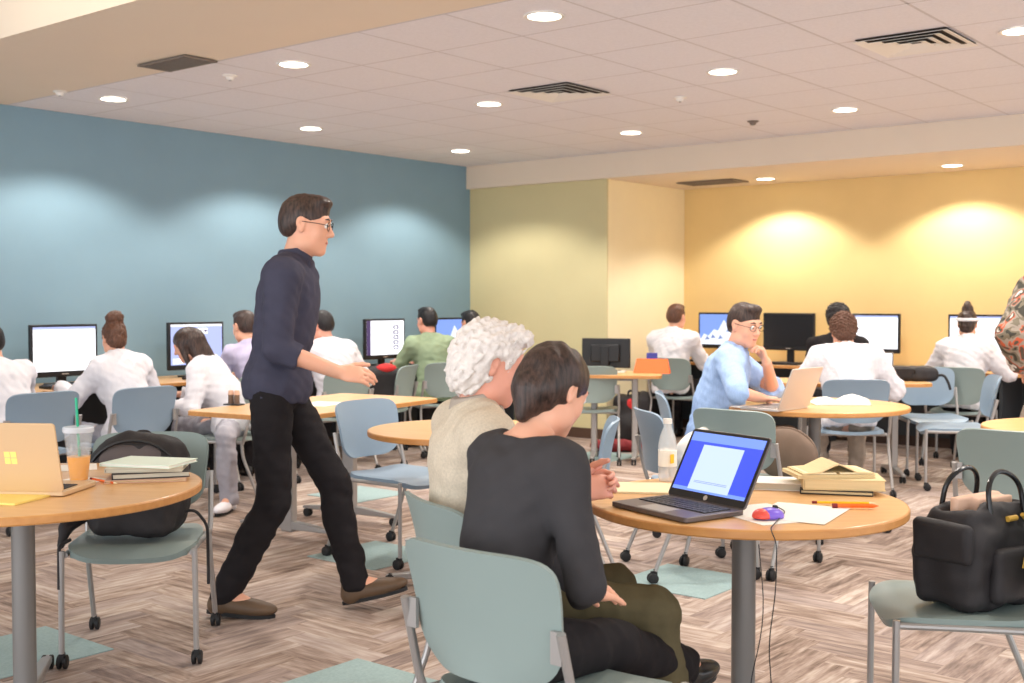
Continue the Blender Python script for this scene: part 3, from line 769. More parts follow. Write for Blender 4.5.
# ---------------------------------------------------------------- people
def rot_axis(v, ax, a):
    ax = unit(ax); v = np.asarray(v, float)
    return v * math.cos(a) + np.cross(ax, v) * math.sin(a) + ax * (ax @ v) * (1 - math.cos(a))
def ik(a, t, l1, l2, pole):
    a = np.asarray(a, float); t = np.asarray(t, float); v = t - a; L = np.linalg.norm(v); mx = (l1 + l2) * .995
    if L > mx: t = a + v * mx / L; v = t - a; L = mx
    u = v / L; x = (l1 * l1 - l2 * l2 + L * L) / (2 * L); hgt = math.sqrt(max(l1 * l1 - x * x, 0))
    p = np.asarray(pole, float); p = unit(p - u * (p @ u)); return a + u * x + p * hgt, t
def hand_prims(wr, dirv, palm, right, curl=.5, s=1.0, spread=.06, thumb=.6):
    d = unit(dirv); back = -unit(np.asarray(palm) - d * (np.asarray(palm) @ d)); th = np.cross(back, d) * (1 if right else -1)
    R = np.stack([th, d, back], 1); P = []
    P.append(ell(wr + d * .048 * s, (.038 * s, .052 * s, .0155 * s), R, .012))
    P.append(ell(wr + d * .03 * s + th * .02 * s - back * .005, (.018 * s, .034 * s, .016 * s), R, .012))
    P.append(ell(wr + d * .075 * s, (.037 * s, .02 * s, .012 * s), R, .01))
    for i, (off, L_) in enumerate(((.029, .074), (.010, .082), (-.010, .076), (-.028, .060))):
        p = wr + d * (.086 - abs(off - .005) * .25) * s + th * off * s; dd = rot_axis(d, back, -(off * 3.2 * (spread / .06)) * (1 if right else -1))
        ax = unit(np.cross(dd, -back)); r = .0088 * s
        for j, fr in enumerate((.45, .31, .24)):
            c_ = curl[i] if isinstance(curl, (list, tuple)) else curl
            dd = rot_axis(dd, ax, c_ * (.8, 1.0, .8)[j]); q = p + dd * L_ * fr * s
            P.append(cone(p, q, r, r * .9, .003)); p = q; r *= .9
    p = wr + d * .028 * s + th * .030 * s - back * .006 * s; dd = unit(d * .72 + th * .62 - back * thumb * .5)
    for j, (L_, r0, r1) in enumerate(((.036, .0125, .0105), (.03, .0105, .0095), (.024, .0095, .008))):
        q = p + dd * L_ * s; P.append(cone(p, q, r0 * s, r1 * s, .006)); p = q
        dd = unit(dd + d * .28 - back * .15 * thumb - th * .12)
    return P
def head_prims(hc, Rh, s, nose=1.0):
    def T(*p): return hc + Rh @ (np.array(p) * s)
    def e(c, r, k=.02, op='+'): return ell(T(*c), np.array(r) * s, Rh, k * s, op)
    def c(a, b, ra, rb, k=.012, op='+'): return cone(T(*a), T(*b), ra * s, rb * s, k * s, op)
    P = [e((0, -.012, .028), (.0745, .096, .088)), e((0, .022, -.028), (.062, .070, .082), .03), e((0, .030, -.070), (.050, .052, .042), .03),
         e((0, .072, -.098), (.022, .018, .018), .025), c((-.036, .080, .026), (.036, .080, .026), .011, .011, .02)]
    for q in (-1, 1):
        P += [e((q * .038, .060, -.028), (.022, .02, .026), .02), e((q * .050, .01, -.075), (.014, .03, .02), .03)]
        P.append(e((q * .031, .104, .007), (.017, .016, .011), .010, '-'))
        P.append(e((q * .031, .0815, .007), (.0135, .0125, .0125), .004))
    P += [c((0, .086, .012), (0, .106 * (1 + .02 * nose), -.026), .008, .0115 * nose, .014)]
    for q in (-1, 1): P.append(e((q * .0115, .096, -.031), (.0085, .011, .0075), .008))
    P += [c((-.019, .082, -.057), (.019, .082, -.057), .0065, .0065, .008), c((-.015, .082, -.068), (.015, .082, -.068), .0075, .0075, .008), c((0, .0885, -.057), (0, .0885, -.057), .006, .006, .01)]
    for q in (-1, 1):
        P += [e((q * .0755, -.006, .004), (.009, .019, .026), .006), e((q * .075, -.002, -.020), (.008, .012, .016), .006), e((q * .083, .001, .004), (.006, .010, .015), .004, '-')]
    return P, T
def hair_prims(style, hc, Rh, s):
    def T(*p): return hc + Rh @ (np.array(p) * s)
    def e(c, r, k=.02, op='+'): return ell(T(*c), np.array(r) * s, Rh, k * s, op)
    def c(a, b, ra, rb, k=.02, op='+'): return cone(T(*a), T(*b), ra * s, rb * s, k * s, op)
    face = [e((0, .098, -.045), (.074, .070, .094), .012, '-'), e((0, .045, -.115), (.12, .085, .075), .015, '-')]
    ears = [e((q * .085, .006, -.008), (.03, .026, .034), .008, '-') for q in (-1, 1)]
    if style == 'short': return [e((0, -.013, .034), (.0785, .100, .091)), e((0, -.055, -.01), (.064, .053, .06), .03), e((0, .05, .098), (.05, .045, .024), .03)] + face + ears + [e((0, -.06, -.120), (.12, .13, .062), .012, '-')]
    if style == 'quiff': return [e((0, -.013, .036), (.0775, .099, .091)), e((0, .055, .102), (.046, .036, .026), .03), e((0, -.055, -.01), (.063, .052, .06), .03)] + face + ears + [e((0, -.06, -.118), (.12, .13, .062), .012, '-')]
    if style == 'bob': return [e((0, -.016, .036), (.086, .107, .096)), e((0, -.058, -.02), (.073, .060, .075), .04), c((0, -.092, -.04), (0, -.080, -.110), .038, .020, .04)] + [e((0, .105, -.045), (.086, .078, .100), .012, '-'), e((0, .055, -.12), (.12, .085, .07), .015, '-')] + [e((q * .09, .004, -.012), (.03, .024, .030), .008, '-') for q in (-1, 1)]
    if style == 'fluffy': 
        P = [e((0, -.020, .030), (.089, .110, .100)), e((0, -.068, -.035), (.080, .060, .085), .04)]
        for q in (-1, 1): P += [e((q * .066, -.02, .02), (.030, .055, .060), .03), e((q * .055, -.06, -.05), (.036, .045, .05), .03)]
        P += [e((0, .055, .1), (.06, .04, .03), .03)]
        return P + [e((0, .105, -.025), (.105, .078, .108), .012, '-'), e((0, .055, -.12), (.13, .085, .08), .015, '-')] + [e((q * .100, .018, -.018), (.045, .034, .046), .008, '-') for q in (-1, 1)]
    if style == 'long': return [e((0, -.016, .034), (.088, .108, .097)), c((0, -.07, .0), (0, -.12, -.27), .072, .045, .05), c((-.05, -.04, 0), (-.085, -.06, -.28), .04, .03, .04), c((.05, -.04, 0), (.085, -.06, -.28), .04, .03, .04), c((-.07, .03, .03), (-.09, .04, -.27), .022, .020, .03), c((.07, .03, .03), (.09, .04, -.27), .022, .020, .03)] + [e((0, .11, -.05), (.068, .07, .10), .012, '-'), e((0, .075, -.15), (.10, .08, .10), .015, '-')]
    if style in ('bun', 'topbun'):
        P = [e((0, -.014, .034), (.083, .104, .094)), e((0, -.06, -.03), (.066, .052, .06), .03)] + face + ears
        bc, br = ((0, -.055, .135), .056) if style == 'bun' else ((0, -.035, .135), .042)
        if style == 'topbun': P.append(c((0, -.03, .1), (0, -.035, .17), .028, .03, .02))
        return P + [e(bc, (br * 1.15, br, br * .95), .015)]
    if style == 'curlytop': return [e((0, -.02, .045), (.098, .112, .105)), e((0, -.06, -.02), (.075, .06, .07), .03)] + face + ears
def person(x, d, h, label, top='white_cloth', bottom='black_cloth', hair=('short', 'hair_dark'), skin='skin', s=1.0, female=False, hz=.53, lean=8, lean2=14, side=0, twist=0,
           head=(0, 12, 0), rh=None, lh=None, rfoot=None, lfoot=None, rk=None, lk=None, rpole=None, lpole=None, vox=.010, fine=.006, sleeve=.93, shoe='black_leather', collar=None, neckline=None,
           rhand=None, lhand=None, hcurl=.35, face=False, glasses=False, fold=.005, extra=None, abs_targets=False, belly=0, head_s=1.0, loose=.0, headband=False, watch=False, foot_pitch=(0, 0), hood=False, coat_hem=0, off=(0, 0, 0)):
    root = empty('person', W(x, d, 0), RZ(h), label, 'person', None)
    rz = RZ(h); org = np.array(W(x, d, 0)); c_, s_ = math.cos(rz), math.sin(rz); Rw = np.array([[c_, -s_, 0], [s_, c_, 0], [0, 0, 1]])
    def L(p):        # camera-frame (x,d,z) to local
        return Rw.T @ (np.array(W(*p)) - org)
    def LD(v):       # direction in camera frame to local
        return Rw.T @ np.array(W(v[0], v[1], v[2]))
    if abs_targets:
        rh, lh, rfoot, lfoot = [None if q is None else L(q) for q in (rh, lh, rfoot, lfoot)]
        rpole, lpole, rk, lk = [None if q is None else LD(q) for q in (rpole, lpole, rk, lk)]
        if rhand: rhand = (LD(rhand[0]), LD(rhand[1])) + tuple(rhand[2:])
        if lhand: lhand = (LD(lhand[0]), LD(lhand[1])) + tuple(lhand[2:])
    off = np.array(off, float)
    hip = V3(0, -.04, hz) + off; fw = .86 if female else 1.0
    def spine(a, b): a, b = math.radians(a), math.radians(b); return unit((math.sin(b), math.sin(a), math.cos(a)))
    up1 = spine(lean, side); up2 = spine(lean2, side * 1.3)
    waist = hip + up1 * .20 * s; neck = waist + up2 * .32 * s
    rt = rot_axis(V3(1, 0, 0), V3(0, 0, 1), -math.radians(twist)); rt = unit(rt - up2 * (rt @ up2)); fc = np.cross(up2, rt)
    Rt = np.stack([rt, fc, up2], 1); rt1 = unit(V3(1, 0, 0) - up1 * up1[0]); R1 = np.stack([rt1, np.cross(up1, rt1), up1], 1)
    sw = (.178 if not female else .152) * s
    shR = neck - up2 * .062 * s + rt * sw; shL = neck - up2 * .062 * s - rt * sw
    hy, hp, hr = [math.radians(q) for q in head]
    hf = V3(math.sin(hy) * math.cos(hp), math.cos(hy) * math.cos(hp), -math.sin(hp)); hx = unit(np.cross(hf, V3(0, 0, 1))); hx = rot_axis(hx, hf, hr); hu = np.cross(hx, hf)
    Rh = np.stack([hx, hf, hu], 1); hs = s * (.95 if female else 1.0) * head_s
    hc = neck + up2 * .065 * s + hu * .088 * hs + hf * .028 * s
    # limbs
    lu, lf = .285 * s, .25 * s; lt, ls = .435 * s, .425 * s
    rh = V3(.14, .42, .79) if rh is None else np.asarray(rh, float); lh = V3(-.14, .42, .79) if lh is None else np.asarray(lh, float)
    elR, wrR = ik(shR, rh, lu, lf, V3(.6, -.5, -1) if rpole is None else rpole); elL, wrL = ik(shL, lh, lu, lf, V3(-.6, -.5, -1) if lpole is None else lpole)
    hjR = hip + V3(.09 * s, .0, -.01); hjL = hip + V3(-.09 * s, .0, -.01)
    rfoot = V3(.13, .40, .085) if rfoot is None else np.asarray(rfoot, float); lfoot = V3(-.13, .40, .085) if lfoot is None else np.asarray(lfoot, float)
    knR, anR = ik(hjR, rfoot, lt, ls, V3(.15, 1, .6) if rk is None else rk); knL, anL = ik(hjL, lfoot, lt, ls, V3(-.15, 1, .6) if lk is None else lk)
    # --- torso prims, g = inflation
    def torso(g):
        b = belly
        P = [ell(hip + up1 * .02 * s, ((.160 if not female else .168) * s + g, .122 * s + g, .125 * s + g), R1, .04),
             ell(waist + V3(0, b * .5, 0), (.130 * fw * s + g + b * .3, .098 * s + g + b, .15 * s + g), R1, .05),
             ell(neck - up2 * .19 * s + fc * .005, (.148 * fw * s + g, .108 * s + g, .17 * s + g), Rt, .05),
             cone(shL + rt * .03, shR - rt * .03, .052 * s + g, .052 * s + g, .06)]
        P.append(ell(neck - up2 * .12 * s - fc * .012 * s, (.158 * fw * s + g, .088 * s + g, .095 * s + g), Rt, .05))
        if female: P += [ell(neck - up2 * .20 * s + fc * .085 * s + rt * q * .065 * s, (.058 * s + g, .05 * s + g, .058 * s + g), Rt, .03) for q in (-1, 1)]
        for q, sh in ((1, shR), (-1, shL)): P.append(cone(neck - up2 * .01 * s + rt * q * .02, sh - rt * q * .015 + up2 * .004, .050 * s + g * .7, .046 * s + g * .8, .04))
        return P
    def arm(sh, el, wr, g, g2, t1=1.0):
        r = (1 if not female else .86) * s; e2 = el + (wr - el) * t1
        return [cone(sh, el, .047 * r + g, .040 * r + g, .045), cone(el, e2, .040 * r + g2, (.040 - .013 * t1) * r + g2, .01)]
    def leg(hj, kn, an, g, g2):
        P = [cone(hj, kn, .074 * s + g, .056 * s + g, .03), cone(kn, an, .054 * s + g, .038 * s + g2, .02)]
        u = unit(an - kn); back = unit(np.cross(u, np.cross(u, unit(kn - hj) + V3(0, .01, 0)))) if np.linalg.norm(np.cross(u, unit(kn - hj))) > .05 else V3(0, -1, 0)
        if back[1] > 0 and abs(back[1]) > .3: back = -back
        P.append(ell(kn + (an - kn) * .32 + back * .018 * s, (.046 * s + g, .046 * s + g, .11 * s), np.stack([unit(np.cross(u, V3(0, 1, .01))), unit(np.cross(u, np.cross(u, V3(0, 1, .01)))), u], 1), .03)); return P
    necks = [cone(neck - up2 * .02 * s, hc - hu * .045 * hs - hf * .012 * hs, .056 * s * (.88 if female else 1), .050 * s * (.88 if female else 1), .02)]
    bodyP = torso(-.006) + necks + arm(shR, elR, wrR, 0, 0) + arm(shL, elL, wrL, 0, 0) + leg(hjR, knR, anR, -.006, -.006) + leg(hjL, knL, anL, -.006, -.006)
    feet = []
    for q, (kn, an) in enumerate(((knR, anR), (knL, anL))):
        fd = (knR - hjR if q == 0 else knL - hjL); fd = unit(V3(fd[0], max(fd[1], .02), 0)) if hz < .7 else V3(0, 1, 0)
        fp = math.radians(foot_pitch[q]); fd = unit(V3(fd[0] * math.cos(fp), fd[1] * math.cos(fp), math.sin(fp))); feet.append((an, fd))
        bodyP += [cone(an, an + fd * .13 * s - V3(0, 0, .045 * s) * math.cos(fp), .034 * s, .022 * s, .02)]
    hP, T = head_prims(hc, Rh, hs)
    # hands
    def hdef(el, wr): return (unit(wr - el), V3(0, 0, -1))
    hands = []
    for q, (el, wr, hd) in enumerate(((elR, wrR, rhand), (elL, wrL, lhand))):
        dv, pm = hdef(el, wr) if hd is None else hd[:2]; cu = hcurl if hd is None or len(hd) < 3 else hd[2]
        if hd is None: dv = unit(V3(dv[0] * .8, dv[1], dv[2] * .35 - .12))
        hp_ = hand_prims(wr, dv, pm, q == 0, cu, s * (.92 if female else 1.0))
        hands.append(sdf_mesh([cone(wr - unit(wr - el) * .045, wr + unit(dv) * .01, .029 * s * (.86 if female else 1), .025 * s * (.9 if female else 1), .012)] + hp_, max(.0042, fine * .75)))
    parts = [sdf_mesh(bodyP, vox), sdf_mesh(necks + hP, fine)] + hands
    body = mesh_obj('body', parts, skin, root)
    # --- clothes
    sd = int(abs(x * 1000 + d * 77)) % 9999
    g = .010 + loose
    gP = torso(g) + arm(shR, elR, wrR, g + .004, g + .002, sleeve) + arm(shL, elL, wrL, g + .004, g + .002, sleeve)
    if coat_hem: gP += [cone(hip + V3(0, .0, -.02), hip + V3(0, -.03, -coat_hem), .16, .17, .05)]
    else: gP.append(cut(hip - up1 * .045 * s, -up1, .30))
    for el, wr in ((elR, wrR), (elL, wrL)):
        e2 = el + (wr - el) * sleeve; gP.append(cut(e2 + unit(wr - el) * .004, wr - el, .075))
    if neckline == 'scoop': gP.append(ell(neck + up2 * .075 * s + fc * .01, (.118, .13, .085), Rt, .006, '-'))
    else: gP.append(ell(neck + up2 * .085 * s + fc * .02, (.07, .085, .07), Rt, .008, '-'))
    w1 = waves(fold, 22, sd, (1, 1, .8)); w2 = waves(fold * .6, 75, sd + 1, (1, .7, 1))
    shirt = mesh_obj('shirt', [sdf_mesh(gP, vox, lambda P: w1(P) + w2(P))], top, root)
    if collar:
        cP = [cone(neck - up2 * .015, neck + up2 * .045 * s + unit(hc - neck) * .012, .076 * s, .064 * s, .01), cut(neck + unit(up2 + .0 * hf) * .052 * s + .0, unit(up2 - fc * .25), .1), cut(neck - up2 * .045, -up2, .1)]
        for q in (-1, 1): cP.append(ell(neck + fc * .068 * s + rt * q * .035 - up2 * .012, (.026, .012, .032), Rt, .008))
        mesh_obj('collar', [sdf_mesh(cP, fine)], collar, shirt)
    gt = .012
    tP = [ell(hip + up1 * .01 * s, (.155 * s + .004, .112 * s + .004, .115 * s), R1, .04)] + leg(hjR, knR, anR, gt, .020) + leg(hjL, knL, anL, gt, .020)
    tP.append(cut(hip + up1 * (.0 if hz > .7 else .08) * s, up1, .25))
    for kn, an in ((knR, anR), (knL, anL)): tP.append(cut(an + unit(an - kn) * (.05 if hz > .7 else .028), an - kn, .10))
    w3 = waves(fold * 1.1, 30, sd + 5); w4 = waves(fold * .5, 80, sd + 6)
    mesh_obj('trousers', [sdf_mesh(tP, vox, lambda P: w3(P) + w4(P))], bottom, root)
    for an, fd in feet:
        dn = unit(V3(0, 0, -1) - fd * (-fd[2])); sideV = np.cross(fd, dn)
        RF = np.stack([sideV, fd, -dn], 1); b0 = an + dn * .045 * s
        sP = [cone(an - fd * .004 - dn * (.035 if shoe == 'brown_leather' else .0), b0 - fd * .03, .043 * s, .041 * s, .02), ell(b0 + fd * .13 * s + dn * .003, (.045 * s, .085 * s, .030 * s), RF, .03), ell(b0 + fd * .05 * s, (.038 * s, .10 * s, .038 * s), RF, .03), cut(an + dn * .083 * s, dn, .3)]
        so = mesh_obj('shoe', [sdf_mesh(sP, fine)], shoe, root)
        pts = []
        for k in range(24):
            a = 2 * PI * k / 24; yy = math.sin(a); wx = (.036 + .006 * yy) * s; pts.append((math.cos(a) * wx, .068 * s + yy * .140 * s))
        Tm = Matrix([[RF[0, 0], RF[0, 1], RF[0, 2]], [RF[1, 0], RF[1, 1], RF[1, 2]], [RF[2, 0], RF[2, 1], RF[2, 2]]])
        sb = MB(); bb = an + dn * .083 * s - RF[:, 2] * 0
        v0 = [Vector(bb) + Tm @ Vector((a, b, z)) for z in (-.0, .016) for a, b in pts]; nn = len(pts)
        sb.add(v0, [tuple(range(nn))[::-1], tuple(range(nn, 2 * nn))] + [(i, (i + 1) % nn, nn + (i + 1) % nn, nn + i) for i in range(nn)])
        sb.build('sole', 'rubber', so)
    st, hm = hair
    hsP = hair_prims(st, hc, Rh, hs)
    amp = {'fluffy': .0045, 'bun': .004, 'curlytop': .007, 'topbun': .003, 'bob': .0024}.get(st, .0015)
    wh = waves(amp, 170 if st in ('fluffy', 'bun', 'curlytop') else 90, sd + 9, (1, 1, .35) if st in ('bob', 'long', 'short', 'quiff') else (1, 1, 1))
    hobj = mesh_obj('hair', [sdf_mesh(hsP, fine, wh)], hm, root)
    if headband:
        mb = MB(); ring = []
        for k in range(41):
            a = 2 * PI * k / 40; ring.append(T(math.cos(a) * .089, -.014 + math.sin(a) * .110, .038 + .02 * math.sin(a)))
        mb.tube(ring, .013, n=8, caps=False); mb.build('headband', 'white_cloth', root)
    if hood: mesh_obj('hood', [sdf_mesh([ell(T(0, -.03, .01), (.11, .125, .125), Rh, .02), ell(T(0, .11, -.03), (.075, .08, .10), Rh, .01, '-')], fine)], 'white_cloth', root)
    if face:
        for q in (-1, 1):
            mb = MB(); c0 = T(q * .031, .0835, .007); mb.sphere(c0, .0128 * hs); ey = mb.build('eye', 'eye', root)
            c1 = np.array(c0) + (Rh @ V3(q * -.0, 1, -.15)) * .0085 * hs; MB().sphere(c1, .0062 * hs).build('iris', 'iris', ey)
            MB().tube([T(q * .015, .0935, .028), T(q * .030, .0945, .034), T(q * .047, .084, .029)], [.003, .0042, .002], n=8).build('eyebrow', hm, root)
        MB().tube([T(-.022, .083, -.063), T(-.010, .0905, -.0615), T(0, .0915, -.063), T(.010, .0905, -.0615), T(.022, .083, -.063)], [.002, .0055, .0058, .0055, .002], n=8).build('lips', 'lip', root)
    if glasses:
        mb = MB()
        for q in (-1, 1):
            ring = [T(q * (.033 + .024 * math.cos(a) * (1 if q > 0 else 1)), .101 - .004 * abs(math.cos(a)), .004 + .018 * math.sin(a)) for a in [2 * PI * k / 20 for k in range(21)]]
            mb.tube(ring, .0016, n=6, caps=False); mb.tube([T(q * .057, .098, .008), T(q * .077, .06, .010), T(q * .079, .0, .010)], .0016, n=6)
        mb.tube([T(-.009, .103, .006), T(0, .105, .009), T(.009, .103, .006)], .0016, n=6); mb.build('glasses', 'glass_black', root)
    if watch:
        wr, el = (wrR, elR); u = unit(wr - el); a = unit(np.cross(u, V3(0, 0, 1))); b = np.cross(u, a); c0 = wr - u * .02
        ring = [c0 + (a * math.cos(t_) + b * math.sin(t_)) * .031 for t_ in [2 * PI * k / 20 for k in range(21)]]
        MB().tube(ring, .006, n=6, caps=False).build('wristwatch', 'black_leather', root)
    return dict(root=root, T=T, wrR=wrR, wrL=wrL, Rw=Rw, org=org, hc=hc, waist=waist)

# seated white-haired man
person(-.035, 3.29, 74, 'seated white-haired man in a beige sweater with hands clasped on the table', top='beige_knit', bottom='olive', hair=('fluffy', 'hair_white'), skin='skin_red', hz=.52,
       lean=-10, lean2=0, s=1.0, head=(10, 18, 0), head_s=.94, abs_targets=True, rh=(.185, 3.36, .80), lh=(.20, 3.46, .81), rpole=(0, -1, -.9), lpole=(.2, .8, -.9), rfoot=(.46, 3.20, .085), lfoot=(.46, 3.54, .085),
       rk=(.8, -.2, 1), lk=(.8, .3, 1), rhand=((1, .28, .08), (.15, .9, -.35), [.35, .42, .5, .55]), lhand=((.95, -.30, .05), (-.15, -.95, -.1), [.75, .8, .85, .9]), vox=.006, fine=.004, collar='collar_grey', loose=.006, face=True, glasses=False, fold=.0035)
# seated woman, back to us
person(.005, 2.74, 54, 'seated woman with short dark hair in a charcoal top, back to us', top='charcoal', bottom='black_cloth', hair=('bob', 'hair_dark'), skin='skin', female=True, s=.92, hz=.55,
       lean=3, lean2=16, side=0, head=(-6, 26, 0), abs_targets=True, rh=(.165, 2.80, .635), lh=(.16, 3.00, .62), rpole=(.25, -.8, -1), lpole=(-.3, .8, -.5), rfoot=(.50, 3.28, .31), lfoot=(.38, 3.10, .085), rk=(.5, .5, 1.2), lk=(.6, .6, .8),
       rhand=((.9, .5, -.12), (0, 0, -1), .22), lhand=((.8, -.3, -.1), (0, 0, -1), .3), vox=.006, fine=.004, neckline='scoop', face=True, fold=.0025, sleeve=.97)
# walking man
person(-.97, 4.99, 92, 'man walking to the right in a dark navy shirt and black trousers', top='navy', bottom='black_cloth', hair=('short', 'hair_dark'), skin='skin', s=1.06, hz=.968,
       lean=7, lean2=9, head=(0, 8, 0), abs_targets=True, rh=(-.72, 4.83, 1.05), lh=(-.96, 5.25, .90), rpole=(-1, -.2, -.6), lpole=(-1, .2, -.2), rfoot=(-1.22, 4.92, .10), lfoot=(-.69, 5.07, .115), rk=(1, 0, .1), lk=(1, 0, .1), foot_pitch=(-4, 14),
       rhand=((1, -.1, -.1), (.1, .8, -.6), .45), vox=.0085, fine=.0055, sleeve=.35, shoe='brown_leather', collar='navy', face=True, glasses=True, fold=.004, loose=.006)
# man in light blue shirt
person(1.21, 6.86, 104, 'man with glasses in a light blue shirt, hand to his chin, at a silver laptop', top='ltblue', bottom='khaki', hair=('quiff', 'hair_dark'), skin='skin', s=1.04, hz=.535,
       lean=10, lean2=18, head=(40, 12, 0), abs_targets=True, rh=(1.41, 6.60, .795), lh=(1.475, 6.74, .985), rpole=(-.2, -1, -.4), lpole=(1, .4, -1.2), rhand=((1, .15, -.1), (0, 0, -1), .3), lhand=((-.35, -.05, 1), (-1, 0, .1), [.9, 1.0, 1.0, 1.0]),
       rfoot=(1.55, 6.65, .085), lfoot=(1.6, 6.95, .085), vox=.009, fine=.0055, sleeve=.10, collar='ltblue', face=True, glasses=True, fold=.004, belly=.03, loose=.012)
# wall computer users
person(-3.03, 7.07, -51, 'person in white at the far left edge reaching over the desk', s=.97, hz=.51, fold=.0055, lean=24, lean2=32, rh=(.16, .50, .79), hair=('short', 'hair_black'))
person(-2.46, 7.42, -48, 'woman with a curly brown bun in a white shirt at a monitor', hair=('bun', 'hair_brown'), female=True, s=.95, hz=.50, lean=8, lean2=20, head=(8, 14, 0), lh=(-.22, .42, .79), rh=(.26, .36, .79), loose=.014, fold=.0055, bottom='grey_trouser', collar='white_cloth')
person(-1.92, 7.85, -84, 'long-haired woman in a white coat and grey trousers leaning to a monitor', hair=('long', 'hair_dark'), female=True, s=.95, hz=.50, lean=16, lean2=34, head=(-8, 24, 0), bottom='grey_trouser', loose=.012, lfoot=(-.44, -.16, .085), rfoot=(.10, .46, .085), lk=(-1, -.25, .8), rh=(.16, .40, .70), lh=(-.14, .36, .66), shoe='white_cloth', fold=.0055)
person(-1.84, 8.55, -45, 'dark-haired person in a lavender top partly behind the walking man', top='lav_cloth', hair=('short', 'hair_dark'), lean=14, lean2=26)
person(-1.40, 9.12, -40, 'dark-haired man in a white shirt right behind the walking man', hair=('short', 'hair_black'), skin='skin_red', lean=6, lean2=18, head=(-20, 14, 0), rh=(.32, .30, .74), fold=.0055, loose=.014, s=.99, hz=.51)
person(-.72, 10.32, -32, 'man in a green shirt facing a blue-wall monitor', top='green_cloth', hair=('short', 'hair_black'), skin='skin_red', lean=2, lean2=8, head=(-8, 6, 0), loose=.01, s=1.0, hz=.50, sleeve=.2)
person(-.27, 11.0, -40, 'dark-haired person mostly hidden behind the white hair', top='black_cloth', hair=('short', 'hair_black'), lean=10, lean2=24, hz=.50)
person(1.53, 11.10, 30, 'brown-haired man in a white shirt sitting by the cream wall', hair=('short', 'hair_brown'), lean=4, lean2=10, head=(8, 4, 0), fold=.0055, loose=.014, s=1.02, hz=.51)
person(2.66, 9.55, 20, 'black-haired person in black half hidden by the white-shirted person', top='black_cloth', hair=('curlytop', 'hair_black'), skin='skin_dark', lean=8, lean2=16, s=1.0)
person(2.37, 8.20, 6, 'person with brown hair in a wide white shirt, back to us', hair=('curlytop', 'hair_brown'), lean=10, lean2=26, head=(0, 22, 0), rh=(.34, .40, .79), lh=(-.28, .42, .79), fold=.0065, loose=.026, s=1.0, hz=.50, bottom='khaki')
person(3.74, 9.62, 32, 'woman with a white headband and small bun at the yellow wall', hair=('topbun', 'hair_dark'), female=True, s=1.0, hz=.50, headband=True, lean=6, lean2=14, head=(-6, 10, 0), fold=.0055, loose=.02, rh=(.3, .4, .79), lh=(-.3, .4, .79))
person(3.06, 6.50, -15, 'person standing at the right edge in a patterned jacket and grey trousers', top='camo', bottom='khaki', hair=('short', 'hair_dark'), s=1.05, hz=.93, lean=2, lean2=4, lh=(-.20, .05, .98), rh=(.2, .1, .95), lpole=(-1, -.4, 0), lfoot=(-.11, 0, .085), rfoot=(.12, .05, .085), rk=(0, 1, 0), lk=(0, 1, 0), loose=.028, coat_hem=.04)

